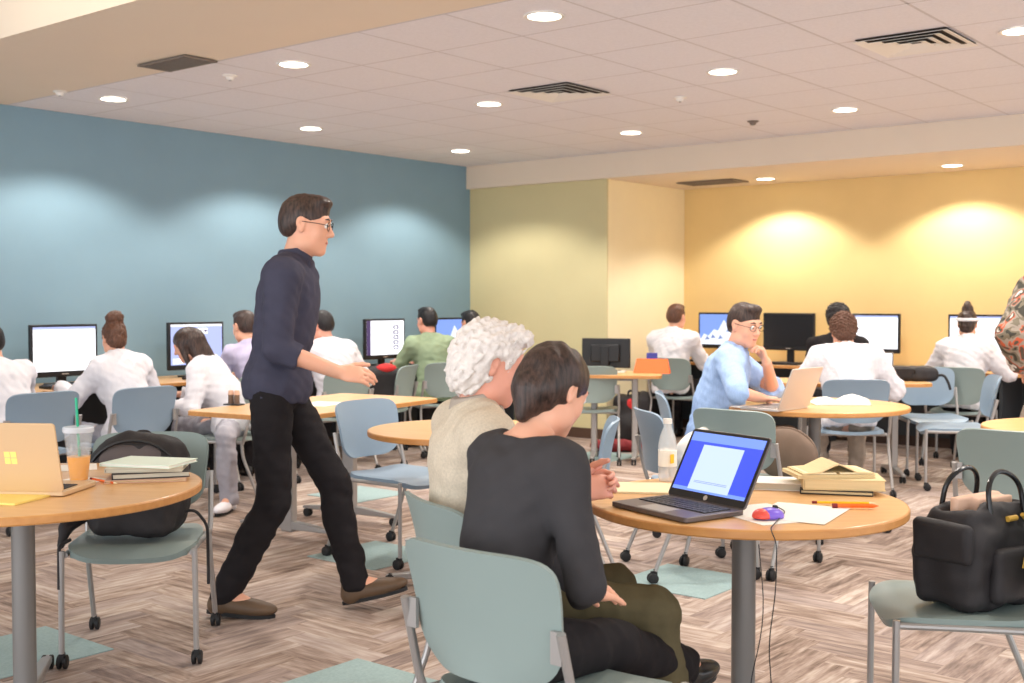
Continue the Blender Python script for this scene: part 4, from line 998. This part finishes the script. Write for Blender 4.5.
# ---------------------------------------------------------------- laptops and table things
def T_at(x, d, z, h): return W(x, d, z), RZ(h)
def laptop(x, d, z, h, label, shell, lid_angle=108, w=.32, dep=.22, screen=None, logo=None, cat='laptop'):
    """local: keyboard side faces -Y user, hinge at +Y"""
    t = empty('laptop', W(x, d, z), RZ(h), label, cat)
    MB().prism(rrect(w, dep, .012), .002, .016).build('base', shell, t, bevel=.002)
    kb = MB(); kb.prism(rrect(w * .86, dep * .46, .004), .0161, .0168, T=Matrix.Translation((0, dep * .13, 0)))
    kb.build('keyboard_well', 'key', t)
    ks = MB()
    for r in range(5):
        for c in range(13): ks.box((-w * .40 + w * .0667 * c, dep * (-.06) + dep * .092 * r, .018), (w * .055, dep * .075, .002))
    ks.build('keys', 'key' if shell != 'silver' else 'steel', t, smooth=False)
    MB().prism(rrect(w * .34, dep * .30, .004), .0161, .0166, T=Matrix.Translation((0, -dep * .30, 0))).build('touchpad', 'steel' if shell != 'tan_alu' else 'tan_alu', t)
    a = math.radians(lid_angle)
    hinge = Vector((0, dep / 2 - .004, .016)); yv = Vector((0, -math.cos(a), math.sin(a)))   # along lid upward
    nv = Vector((0, -math.sin(a), -math.cos(a)))   # screen normal (toward user)
    T = Matrix(((1, 0, 0, hinge.x), (0, yv.y, nv.y, hinge.y), (0, yv.z, nv.z, hinge.z), (0, 0, 0, 1)))
    lid = MB(); sh = [(px_, py_ + dep / 2) for px_, py_ in rrect(w, dep, .012)]; lid.prism(sh, -.007, 0, T=T); lo_ = lid.build('lid', shell, t, bevel=.0015)
    bz = MB(); bz.prism([(px_, py_ + dep / 2) for px_, py_ in rrect(w * .985, dep * .97, .01)], .0002, .0012, T=T); bz.build('bezel', 'black_plastic', lo_)
    sc = MB()
    def q(x0, x1, y0, y1, m, k=0):
        zz = .0014 + .0004 * k; sc.add([T @ Vector(p) for p in ((x0, y0, zz), (x1, y0, zz), (x1, y1, zz), (x0, y1, zz))], [(0, 1, 2, 3)], m)
    xl, xr, yl, yh = -w * .465, w * .465, dep * .11, dep * .95
    if screen == 'writing':
        q(xl, xr, yl, yh, 's_blue'); q(xl, xr, yh - dep * .13, yh, 's_lblue', 1); q(xl, xr, yl, yl + dep * .05, 's_lblue', 1)
        q(-w * .27, w * .25, yl + dep * .03, yh - dep * .17, 's_page', 2)
        for k in range(2): q(-w * .22, w * .2, yl + dep * (.13 + .02 * k), yl + dep * (.137 + .02 * k), 's_mid', 3)
    else: q(xl, xr, yl, yh, 's_white')
    sc.build('screen', None, lo_, smooth=False)
    if logo == 'round':
        MB().lathe([(0, 0), (.008, 0), (.008, .0006), (0, .0006)], n=24, T=T.to_3x3(), c=T @ Vector((0, dep * .055, .0013))).build('badge', 'silver', lo_)
    if logo == 'squares':
        lg = MB()
        for i in (-1, 1):
            for j in (-1, 1): lg.prism([(i * .0105 - .0092, dep * .5 + j * .0105 - .0092), (i * .0105 + .0092, dep * .5 + j * .0105 - .0092), (i * .0105 + .0092, dep * .5 + j * .0105 + .0092), (i * .0105 - .0092, dep * .5 + j * .0105 + .0092)], -.0078, -.0070, T=T)
        lg.build('logo', 'yellow_paper', lo_)
    return t
TZ = .7405
laptop(.475, 3.35, TZ, 56, 'open dark laptop with a blue writing screen on the near table', 'dark_alu', 119, .325, .225, 'writing', 'round')
laptop(-1.53, 3.72, TZ, 186, 'tan laptop with a yellow square logo on its lid at far left', 'tan_alu', 104, .31, .225, None, 'squares')
laptop(1.47, 6.52, TZ, 133, 'open silver laptop seen from behind before the man in blue', 'silver', 112, .34, .24)
def flat(name, x, d, z, h, pts, th, m, label, cat, group=None, bevel=0):
    o = MB().prism(pts, 0, th).build(name, m, bevel=bevel); place(o, x, d, z, h); return tag(o, label, cat, group)
def at(px, py, z): return PZ(px, py, z)
x, d = at(648, 489, TZ); flat('notepad', x, d, TZ, 8, rrect(.26, .2, .004), .006, 'paper_warm', 'cream notepad by the clasped hands behind the laptop', 'notepad')
x, d = at(765, 514, TZ); flat('paper_sheet', x, d, TZ, -24, rrect(.216, .28, .001), .0012, 'paper', 'white sheet of paper under the purple mouse', 'paper')
x, d = at(800, 513, TZ + .001); flat('paper_sheet', x, d, TZ + .0014, 30, rrect(.216, .28, .001), .0012, 'paper', 'white sheet of paper right of the mouse on the near table', 'paper')
x, d = at(770, 487, TZ)
def book(x, d, z, h, w, dep, th, page, cover, label, group=None, curl=0, name='book'):
    t = empty(name, W(x, d, z), RZ(h), label, 'book', group)
    pg = MB(); pg.box((0, 0, th / 2), (w - .006, dep - .008, th - .006)); pg.build('page_block', page, t, bevel=.001)
    cv = MB(); cv.box((0, 0, th - .0015), (w, dep, .003)).box((0, 0, .0015), (w, dep, .003)).box((-w / 2, 0, th / 2), (.003, dep, th)); cv.build('cover', cover, t, bevel=.001)
    return t
# grey tablet/notebook
book(x + .02, d, TZ, 12, .21, .15, .024, 'page_grey', 'paper', 'thick white notebook lying between laptop and books', name='notebook')
x, d = at(838, 492, TZ)
book(x, d + .02, TZ, 15, .22, .17, .014, 'page', 'cover_dark', 'dark-covered book at the bottom of the pile on the near table', 'books piled on the near table')
book(x + .015, d + .02, TZ + .0145, 8, .25, .17, .034, 'page', 'page', 'thick tan paperback in the middle of the pile on the near table', 'books piled on the near table')
book(x - .02, d + .04, TZ + .049, -4, .25, .165, .012, 'page', 'page', 'thin tan paperback under the open book', 'books piled on the near table')
t = empty('open_book', W(x - .015, d + .04, TZ + .0615), RZ(-4), 'open paperback lying face down on top of the book pile', 'book', 'books piled on the near table')
mb = MB(); pts = [(-.115, 0), (-.06, .004), (-.012, .026), (0, .030), (.012, .026), (.06, .004), (.115, 0)]
v = [(a, y, b + z_) for z_ in (.0, .004) for y in (-.08, .08) for a, b in pts]; n = len(pts)
mb.add(v, [(i, i + 1, n + i + 1, n + i) for i in range(n - 1)] + [(2 * n + i, 3 * n + i, 3 * n + i + 1, 2 * n + i + 1) for i in range(n - 1)] + [(i, 2 * n + i, 2 * n + i + 1, i + 1) for i in range(n - 1)] + [(n + i, n + i + 1, 3 * n + i + 1, 3 * n + i) for i in range(n - 1)] + [(0, n, 3 * n, 2 * n), (n - 1, 3 * n - 1, 4 * n - 1, 2 * n - 1)])
mb.build('cover', 'page', t); MB().box((-.055, 0, .003), (.10, .15, .005)).box((.055, 0, .003), (.10, .15, .005)).build('page_block', 'paper_warm', t)
def pen(x, d, z, h, m, label, L_=.14, r=.004, tip='paper_warm'):
    t = empty('pencil', W(x, d, z + r), RZ(h), label, 'pencil')
    MB().tube([(-L_ / 2, 0, 0), (L_ / 2 - .018, 0, 0)], r, n=6).build('barrel', m, t); MB().tube([(L_ / 2 - .018, 0, 0), (L_ / 2, 0, 0)], [r, .0008], n=8).build('tip', tip, t)
    MB().tube([(-L_ / 2 - .014, 0, 0), (-L_ / 2, 0, 0)], r * 1.05, n=10).build('end_cap', 'dark_red', t)
x, d = at(846, 505, TZ); pen(x, d, TZ + .0028, 5, 'yellow_pen', 'yellow pencil in front of the book pile', .17)
x, d = at(858, 509, TZ); pen(x, d, TZ + .0028, 3, 'orange_pen', 'orange marker beside the yellow pencil', .12, .0065, 'orange_pen')
# mouse + cable
x, d = at(769, 514, TZ + .015)
t = empty('computer_mouse', W(x, d, TZ + .0042), RZ(70), 'purple and red wired mouse on the white paper', 'mouse')
mesh_obj('shell', [sdf_mesh([ell((0, 0, .004), (.029, .046, .026)), cut((0, 0, .0), (0, 0, -1), .1)], .0035)], 'mouse_purple', t)
mesh_obj('side_grip', [sdf_mesh([ell((0, -.022, .006), (.0285, .028, .0215)), cut((0, 0, .001), (0, 0, -1), .1)], .003)], 'mouse_red', t)
MB().tube([(-.004, .02, .028), (.004, .02, .028)], .007, n=14).build('wheel', 'black_plastic', t)
x0, d0 = at(773, 508, TZ)
edge = at(768, 531, TZ)
pts = [W(x0, d0, TZ + .008), W(x0 + .02, d0 - .08, TZ + .006), W(edge[0] + .005, edge[1] + .0, TZ + .006), W(edge[0] + .012, edge[1] - .05, TZ - .02), W(edge[0] + .01, edge[1] - .055, .60), W(edge[0] - .005, edge[1] - .04, .45), W(edge[0] + .01, edge[1] - .02, .30), W(edge[0] - .01, edge[1], .15), W(edge[0] + .02, edge[1] + .02, .05), W(edge[0] + .01, edge[1] + .08, .008), W(edge[0] - .08, edge[1] + .15, .008)]
tag(MB().tube(fillet(pts, .05), .0016, n=8).build('mouse_cable', 'rubber'), 'thin black cable hanging from the near table edge beside its post', 'cable')
pts = [W(edge[0] - .02, edge[1] + .02, TZ - .04), W(edge[0] - .0, edge[1] + .02, .5), W(edge[0] - .045, edge[1] + .03, .3), W(edge[0] - .03, edge[1] + .03, .12), W(edge[0] + .03, edge[1] + .05, .02), W(edge[0] + .06, edge[1] + .1, .008)]
tag(MB().tube(fillet(pts, .1), .0014, n=8).build('power_cable', 'rubber'), 'thin looping cable dangling under the near table', 'cable')
# plastic bottle
x, d = .525, 3.92
t = empty('water_bottle', W(x, d, TZ), 0, 'clear plastic bottle with a yellow label behind the laptop', 'bottle')
MB().lathe([(0, .0), (.028, 0), (.031, .01), (.031, .12), (.026, .15), (.014, .18), (.013, .195), (0, .195)], n=28).build('bottle_body', 'bottle_plastic', t)
MB().lathe([(.0315, .05), (.0318, .05), (.0318, .105), (.0315, .105)], n=28).build('label_band', 'paper', t); MB().box((-.018, -.029, .078), (.018, .004, .03)).build('yellow_mark', 'yellow_pen', t)
MB().lathe([(0, .193), (.015, .193), (.015, .21), (0, .21)], n=20).build('cap', 'white_paint', t)

# left table things
x, d = at(28, 497, TZ); flat('legal_pad', x - .04, d, TZ, 15, rrect(.20, .26, .003), .006, 'yellow_paper', 'yellow legal pad in front of the tan laptop', 'notepad')
x, d = at(79, 481, TZ)
flat('napkin', x + .005, d, TZ, 20, rrect(.14, .14, .003), .0015, 'paper', 'white napkin under the iced juice cup', 'napkin')
t = empty('juice_cup', W(x, d, TZ + .0018), 0, 'clear plastic cup of orange juice with a green straw', 'cup'); t.scale = (1.08, 1.08, 1.14)
MB().lathe([(.027, 0), (.0275, .002), (.044, .148), (.0455, .15), (.0425, .15), (.0255, .004), (0, .004)], n=32).build('cup_wall', 'cup', t)
MB().lathe([(0, .003), (.0262, .003), (.0345, .072), (0, .072)], n=32).build('juice', 'juice', t)
mb = MB()
for k in range(5):
    a = k * 2.4; mb.box((.018 * math.cos(a), .018 * math.sin(a), .080 + .010 * (k % 3)), (.018, .018, .018), R=Matrix.Rotation(k, 3, (1, .4, .2)))
mb.build('ice_cubes', 'cup', t, bevel=.002)
MB().lathe([(.0465, .144), (.0475, .148), (.0475, .156), (.044, .160), (0, .160)], n=32).build('lid', 'cup_lid', t)
MB().tube([(.006, 0, .01), (-.004, .004, .245)], .0042, n=12).build('straw', 'green_straw', t)
x, d = at(68, 470, TZ); flat('paper_sheet', x - .02, d + .05, TZ, -20, rrect(.2, .16, .001), .0015, 'paper', 'white paper between tan laptop and juice cup', 'paper')
x, d = at(145, 480, TZ)
gl = 'books piled on the left table'
book(x + .0, d + .04, TZ, -12, .26, .20, .010, 'page', 'cover_pink', 'thin salmon folder at the bottom of the left table pile', gl, name='folder')
book(x + .005, d + .05, TZ + .0105, -18, .25, .18, .020, 'page_grey', 'cover_dark', 'grey textbook above the salmon folder', gl)
book(x - .005, d + .05, TZ + .031, -8, .25, .18, .016, 'page_grey', 'page_grey', 'pale textbook under the mint notebook', gl)
book(x + .0, d + .05, TZ + .0475, 14, .26, .19, .012, 'paper', 'cover_mint', 'mint-edged white notebook on top of the left table pile', gl, name='notebook')
x, d = at(108, 481, TZ); pen(x, d - .03, TZ, 40, 'orange_pen', 'orange pencil lying beside the books on the left table', .15)
# items on other tables
x, d = at(234, 405, TZ)
t = empty('salt_pepper_rack', W(x, d, TZ), RZ(20), 'small dark holder with two brown shakers on the table behind the walker', 'holder')
MB().prism(rrect(.11, .07, .01), 0, .008).build('tray', 'black_plastic', t, bevel=.002)
for s_ in (-1, 1): MB().lathe([(0, .008), (.017, .008), (.016, .06), (0, .06)], n=16, c=(s_ * .02, 0, 0)).build('shaker', 'bag_brown', t); MB().lathe([(0, .06), (.018, .06), (.014, .085), (0, .087)], n=16, c=(s_ * .02, 0, 0)).build('shaker_cap', 'cover_pink', t)
x, d = at(328, 404, TZ); flat('paper_sheet', x - .04, d, TZ, 20, rrect(.2, .28, .001), .0015, 'paper', 'white paper on the table just right of the walking man', 'paper')
x, d = at(712, 404, TZ + .001); flat('paper_sheet', 1.42, 6.62, TZ, 60, rrect(.216, .28, .001), .0015, 'paper', "white paper under the blue-shirted man's forearm", 'paper')
t = empty('open_textbook', W(1.92, 6.82, TZ), RZ(4), 'open white textbook with curled pages right of the silver laptop', 'book')
mb = MB(); prof = [(-.15, .004), (-.10, .03), (-.05, .034), (0, .012), (.05, .040), (.10, .050), (.14, .040), (.155, .012), (.15, .004)]
n = len(prof); v = [(a, y, b) for y in (-.12, .12) for a, b in prof]; mb.add(v, [(i, i + 1, n + i + 1, n + i) for i in range(n - 1)] + [tuple(range(n)), tuple(range(2 * n - 1, n - 1, -1)), (0, n, 2 * n - 1, n - 1)])
mb.build('pages', 'paper', t); MB().box((0, 0, .002), (.32, .25, .004)).build('cover', 'cover_pink', t)
x, d = at(647, 371, TZ)
t = empty('tent_card', W(1.17, 9.72, TZ), RZ(15), 'bright orange tent card on the small table', 'sign')
mb = MB(); v = [(-.15, -.06, 0), (.15, -.06, 0), (.13, 0, .12), (-.13, 0, .12), (-.15, .06, 0), (.15, .06, 0)]
mb.add(v, [(0, 1, 2, 3), (3, 2, 5, 4), (0, 3, 4), (1, 5, 2), (0, 4, 5, 1)]); mb.build('card', 'orange', t)
o = MB().box((0, 0, .08), (.09, .06, .16)).box((0, -.031, .10), (.06, .002, .06)).build('tissue_box', 'blue_box', bevel=.004); place(o, 1.19, 9.90, TZ, 10); tag(o, 'small blue and white box behind the orange tent card', 'box')
x, d = at(612, 372, TZ); flat('paper_sheet', x, d, TZ, 10, rrect(.22, .16, .001), .01, 'paper', 'stack of white paper at the foot of the black monitor', 'paper')
# thermos by black monitor
t = empty('thermos_bottle', Vector((XY - .42, 4.55, .741)), 0, 'black thermos bottle standing right of the switched-off monitor', 'bottle')
MB().lathe([(0, 0), (.036, 0), (.038, .01), (.038, .17), (.030, .19), (.030, .205), (0, .205)], n=24).build('flask', 'black_plastic', t); MB().lathe([(0, .205), (.033, .205), (.033, .245), (0, .25)], n=24).build('cap', 'black_plastic', t); MB().lathe([(.0385, .165), (.039, .165), (.039, .18), (.0385, .18)], n=24).build('ring', 'silver', t)
for (px_, py_, lab, sz) in ((803, 360, 'white papers on the desk below the black monitor', (.24, .18)), (912, 372, 'white papers behind the black case on the right-hand desk', (.3, .22))):
    pass
o = flat('paper_sheet', 0, 0, 0, 0, rrect(.2, .28, .001), .004, 'paper', 'white papers beside the black thermos on the yellow wall desk', 'paper'); o.location = (XY - .55, 4.60, .741); o.rotation_euler = (0, 0, .2)
o = flat('paper_sheet', 0, 0, 0, 0, rrect(.25, .32, .001), .012, 'paper', 'pile of white paper on the desk left of the headband woman', 'paper'); o.location = (XY - .40, 3.72, .741); o.rotation_euler = (0, 0, .1)
# small tablet standing near white shirt person
laptop(2.80, 8.98, TZ, 20, 'small laptop with a white screen past the wide white shirt', 'silver', 100, .26, .19)
# black case on table
t = empty('instrument_case', W(2.98, 8.83, TZ), RZ(8), 'black padded case lying across the maple table at right', 'case')
mesh_obj('case_body', [sdf_mesh([rbox((0, 0, .055), (.20, .10, .052), .03), rbox((.14, -.01, .05), (.09, .09, .045), .03, k=.03)], .008, waves(.003, 30, 3))], 'nylon', t)
MB().tube(fillet([(-.1, -.10, .06), (-.1, -.13, .09), (.05, -.13, .09), (.05, -.10, .06)], .03), .007).build('handle', 'nylon', t); MB().tube(fillet([(.2, -.05, .04), (.27, -.08, .05), (.30, -.10, -.02), (.31, -.10, -.06)], .03), .010).build('strap', 'nylon', t)

# ---------------------------------------------------------------- bags
# backpack on left chair
t = empty('backpack', W(-1.44, 4.46, .447), RZ(176), 'black and grey backpack on the chair at the left table', 'backpack')
Rb = np.array(Matrix.Rotation(math.radians(7), 3, 'X'))
mesh_obj('main_compartment', [sdf_mesh([rbox((0, -.02, .17), (.185, .10, .165), .08, Rb), ell((0, -.03, .30), (.165, .10, .10), Rb, .06), rbox((0, .08, .11), (.15, .05, .10), .045, k=.03), cut((0, 0, 0), (0, 0, -1), 1)], .008, lambda P: waves(.005, 22, 4)(P) + waves(.002, 70, 5)(P))], 'nylon', t)
mesh_obj('front_panel', [sdf_mesh([ell((0, .045, .275), (.145, .045, .085), Rb), ], .007, waves(.003, 30, 6))], 'nylon_grey', t)
mb = MB(); mb.tube([(.165 * math.cos(a), .06 - .0 * a, .24 + .13 * math.sin(a)) for a in [PI * k / 16 for k in range(17)]], .006, n=8); mb.build('zip', 'black_plastic', t)
MB().tube(fillet([(-.03, -.11, .35), (-.02, -.125, .385), (.03, -.125, .385), (.04, -.11, .35)], .02), .007).build('top_handle', 'nylon', t)
mesh_obj('shoulder_strap', [sdf_mesh([cone((.16, .02, .10), (.24, .10, .05), .025, .022, .02), cone((.24, .10, .05), (.25, .13, -.01), .022, .014, .02)], .006)], 'nylon', t)
MB().tube(fillet([(.2, .18, .02), (.225, .232, .01), (.225, .236, -.15)], .02), .007).build('webbing', 'nylon', t)
MB().tube(fillet([(-.15, 0, .08), (-.22, .02, .10), (-.26, -.02, .03), (-.262, -.02, -.2)], .03), .006).build('webbing', 'nylon', t)
MB().box((.02, .135, .12), (.05, .004, .012)).build('label_patch', 'nylon_grey', t)
# black tote on right chair
t = empty('tote_bag', W(1.42, 3.50, .447), RZ(-36), 'black leather tote bag with gold clasps on the right-hand chair', 'bag')
t.scale = (1.12, 1.12, 1.10); w_ = waves(.007, 18, 14); w2_ = waves(.002, 60, 15)
mesh_obj('bag_body', [sdf_mesh([rbox((0, 0, .11), (.175, .095, .11), .03), rbox((0, 0, .19), (.16, .075, .08), .03, k=.03), cut((0, 0, .0), (0, 0, -1), 1), rbox((0, .0, .27), (.13, .045, .05), .02, k=.012, op='-')], .007, lambda P: w_(P) + w2_(P))], 'nylon', t)
mesh_obj('flap_pocket', [sdf_mesh([rbox((-.182, .0, .18), (.018, .085, .055), .017)], .006, waves(.003, 26, 16))], 'nylon', t, None)
mesh_obj('front_pocket', [sdf_mesh([rbox((.02, -.10, .09), (.12, .018, .07), .016)], .006, waves(.003, 26, 17))], 'nylon', t, None)
for s_ in (-1, 1):
    MB().tube(fillet([(-.08, s_ * .075, .23), (-.075, s_ * .06, .33), (0, s_ * .045, .365), (.075, s_ * .06, .33), (.08, s_ * .075, .23)], .06, 8), .007, n=10).build('handle', 'black_leather', t)
mb = MB(); g_ = [(-.02, .06), (-.012, .10), (0, .075), (.01, .115), (.02, .085), (.035, .095), (.04, .08)]
mb.tube(fillet([(.02 + a * 1.3, -.122, .06 + b * .8) for a, b in g_], .006), .0028, n=6); mb.tube(fillet([(.10, -.120, .115), (.095, -.122, .145), (.105, -.122, .155), (.11, -.12, .12)], .006), .0028, n=6)
mb.build('gold_emblem', 'gold', t)
MB().tube([(-.02, -.085, .235), (.02, -.085, .235)], .008, n=8).build('clasp', 'gold', t); MB().tube([(.05, -.085, .24), (.07, -.085, .225)], .006, n=8).build('clasp', 'gold', t)
mesh_obj('papers_inside', [sdf_mesh([rbox((-.02, .01, .24), (.10, .012, .05), .004), rbox((.03, -.015, .235), (.08, .008, .045), .004)], .006)], 'cover_pink', t)
# backpack by the cream wall
x, d = at(632, 437, 0); x -= .02; d -= .25
t = empty('backpack', W(x, d, 0), RZ(180), 'black backpack with a red tag leaning on the cream wall', 'backpack')
mesh_obj('main_compartment', [sdf_mesh([rbox((0, 0, .22), (.18, .10, .22), .06), ell((.02, .06, .14), (.13, .08, .12), None, .04), ell((-.12, .0, .40), (.07, .07, .06), None, .04), cut((0, 0, .0), (0, 0, -1), 1)], .01, waves(.008, 18, 21))], 'nylon', t)
mesh_obj('red_tag', [sdf_mesh([ell((.03, .09, .36), (.045, .022, .05)), cone((.02, .10, .33), (.0, .12, .27), .01, .006)], .006)], 'red', t)
MB().tube(fillet([(-.05, .05, .42), (-.05, .05, .48), (.05, .05, .48), (.05, .05, .42)], .03), .01).build('top_handle', 'nylon', t)
x, d = at(607, 441, .05); o = mesh_obj('red_jacket', [sdf_mesh([ell((0, 0, .05), (.24, .12, .06)), ell((.2, .0, .03), (.14, .09, .035)), cut((0, 0, 0), (0, 0, -1), 1)], .01, waves(.012, 22, 22))], 'dark_red'); place(o, x + .05, d - .35, 0, 0); tag(o, 'dark red jacket crumpled on the floor under the small table', 'jacket')
# black/red bag below doc monitor
t = empty('backpack', W(-1.13, 9.75, .447), RZ(160), 'black backpack with red lining on a chair below the picture-strip screen', 'backpack')
mesh_obj('main_compartment', [sdf_mesh([rbox((0, 0, .17), (.19, .12, .17), .06), ell((.14, 0, .25), (.07, .08, .1), None, .04), cut((0, 0, 0), (0, 0, -1), 1)], .01, waves(.01, 18, 31))], 'nylon', t)
mesh_obj('red_lining', [sdf_mesh([ell((-.06, .06, .33), (.09, .06, .045))], .008, waves(.004, 30, 33))], 'red', t)
# brown bag on chair
t = empty('satchel', W(1.37, 5.99, .447), RZ(42), 'rounded taupe-brown bag on the seat of the sage chair behind the laptop', 'bag')
mesh_obj('bag_body', [sdf_mesh([ell((.05, 0, .11), (.17, .065, .135)), cut((0, 0, 0), (0, 0, -1), 1)], .007, waves(.0025, 20, 41))], 'bag_brown', t)
MB().tube([(.05 + .172 * math.cos(a), -.0, .11 + .137 * math.sin(a)) for a in [-.6 + 4.3 * k / 24 for k in range(25)]], .007, n=8).build('piping', 'bag_brown', t)
# plastic bag behind C12
x, d = at(684, 430, .40)
o = mesh_obj('plastic_bag', [sdf_mesh([ell((0, 0, .12), (.14, .10, .12)), ell((.02, 0, .22), (.05, .05, .05)), cut((0, 0, 0), (0, 0, -1), 1)], .009, waves(.010, 35, 51))], 'white_paint'); place(o, .95, 5.85, .447, 0); tag(o, 'crumpled white plastic bag on the edge-on chair seat', 'bag')

# refresh the view layer
bpy.context.view_layer.update()
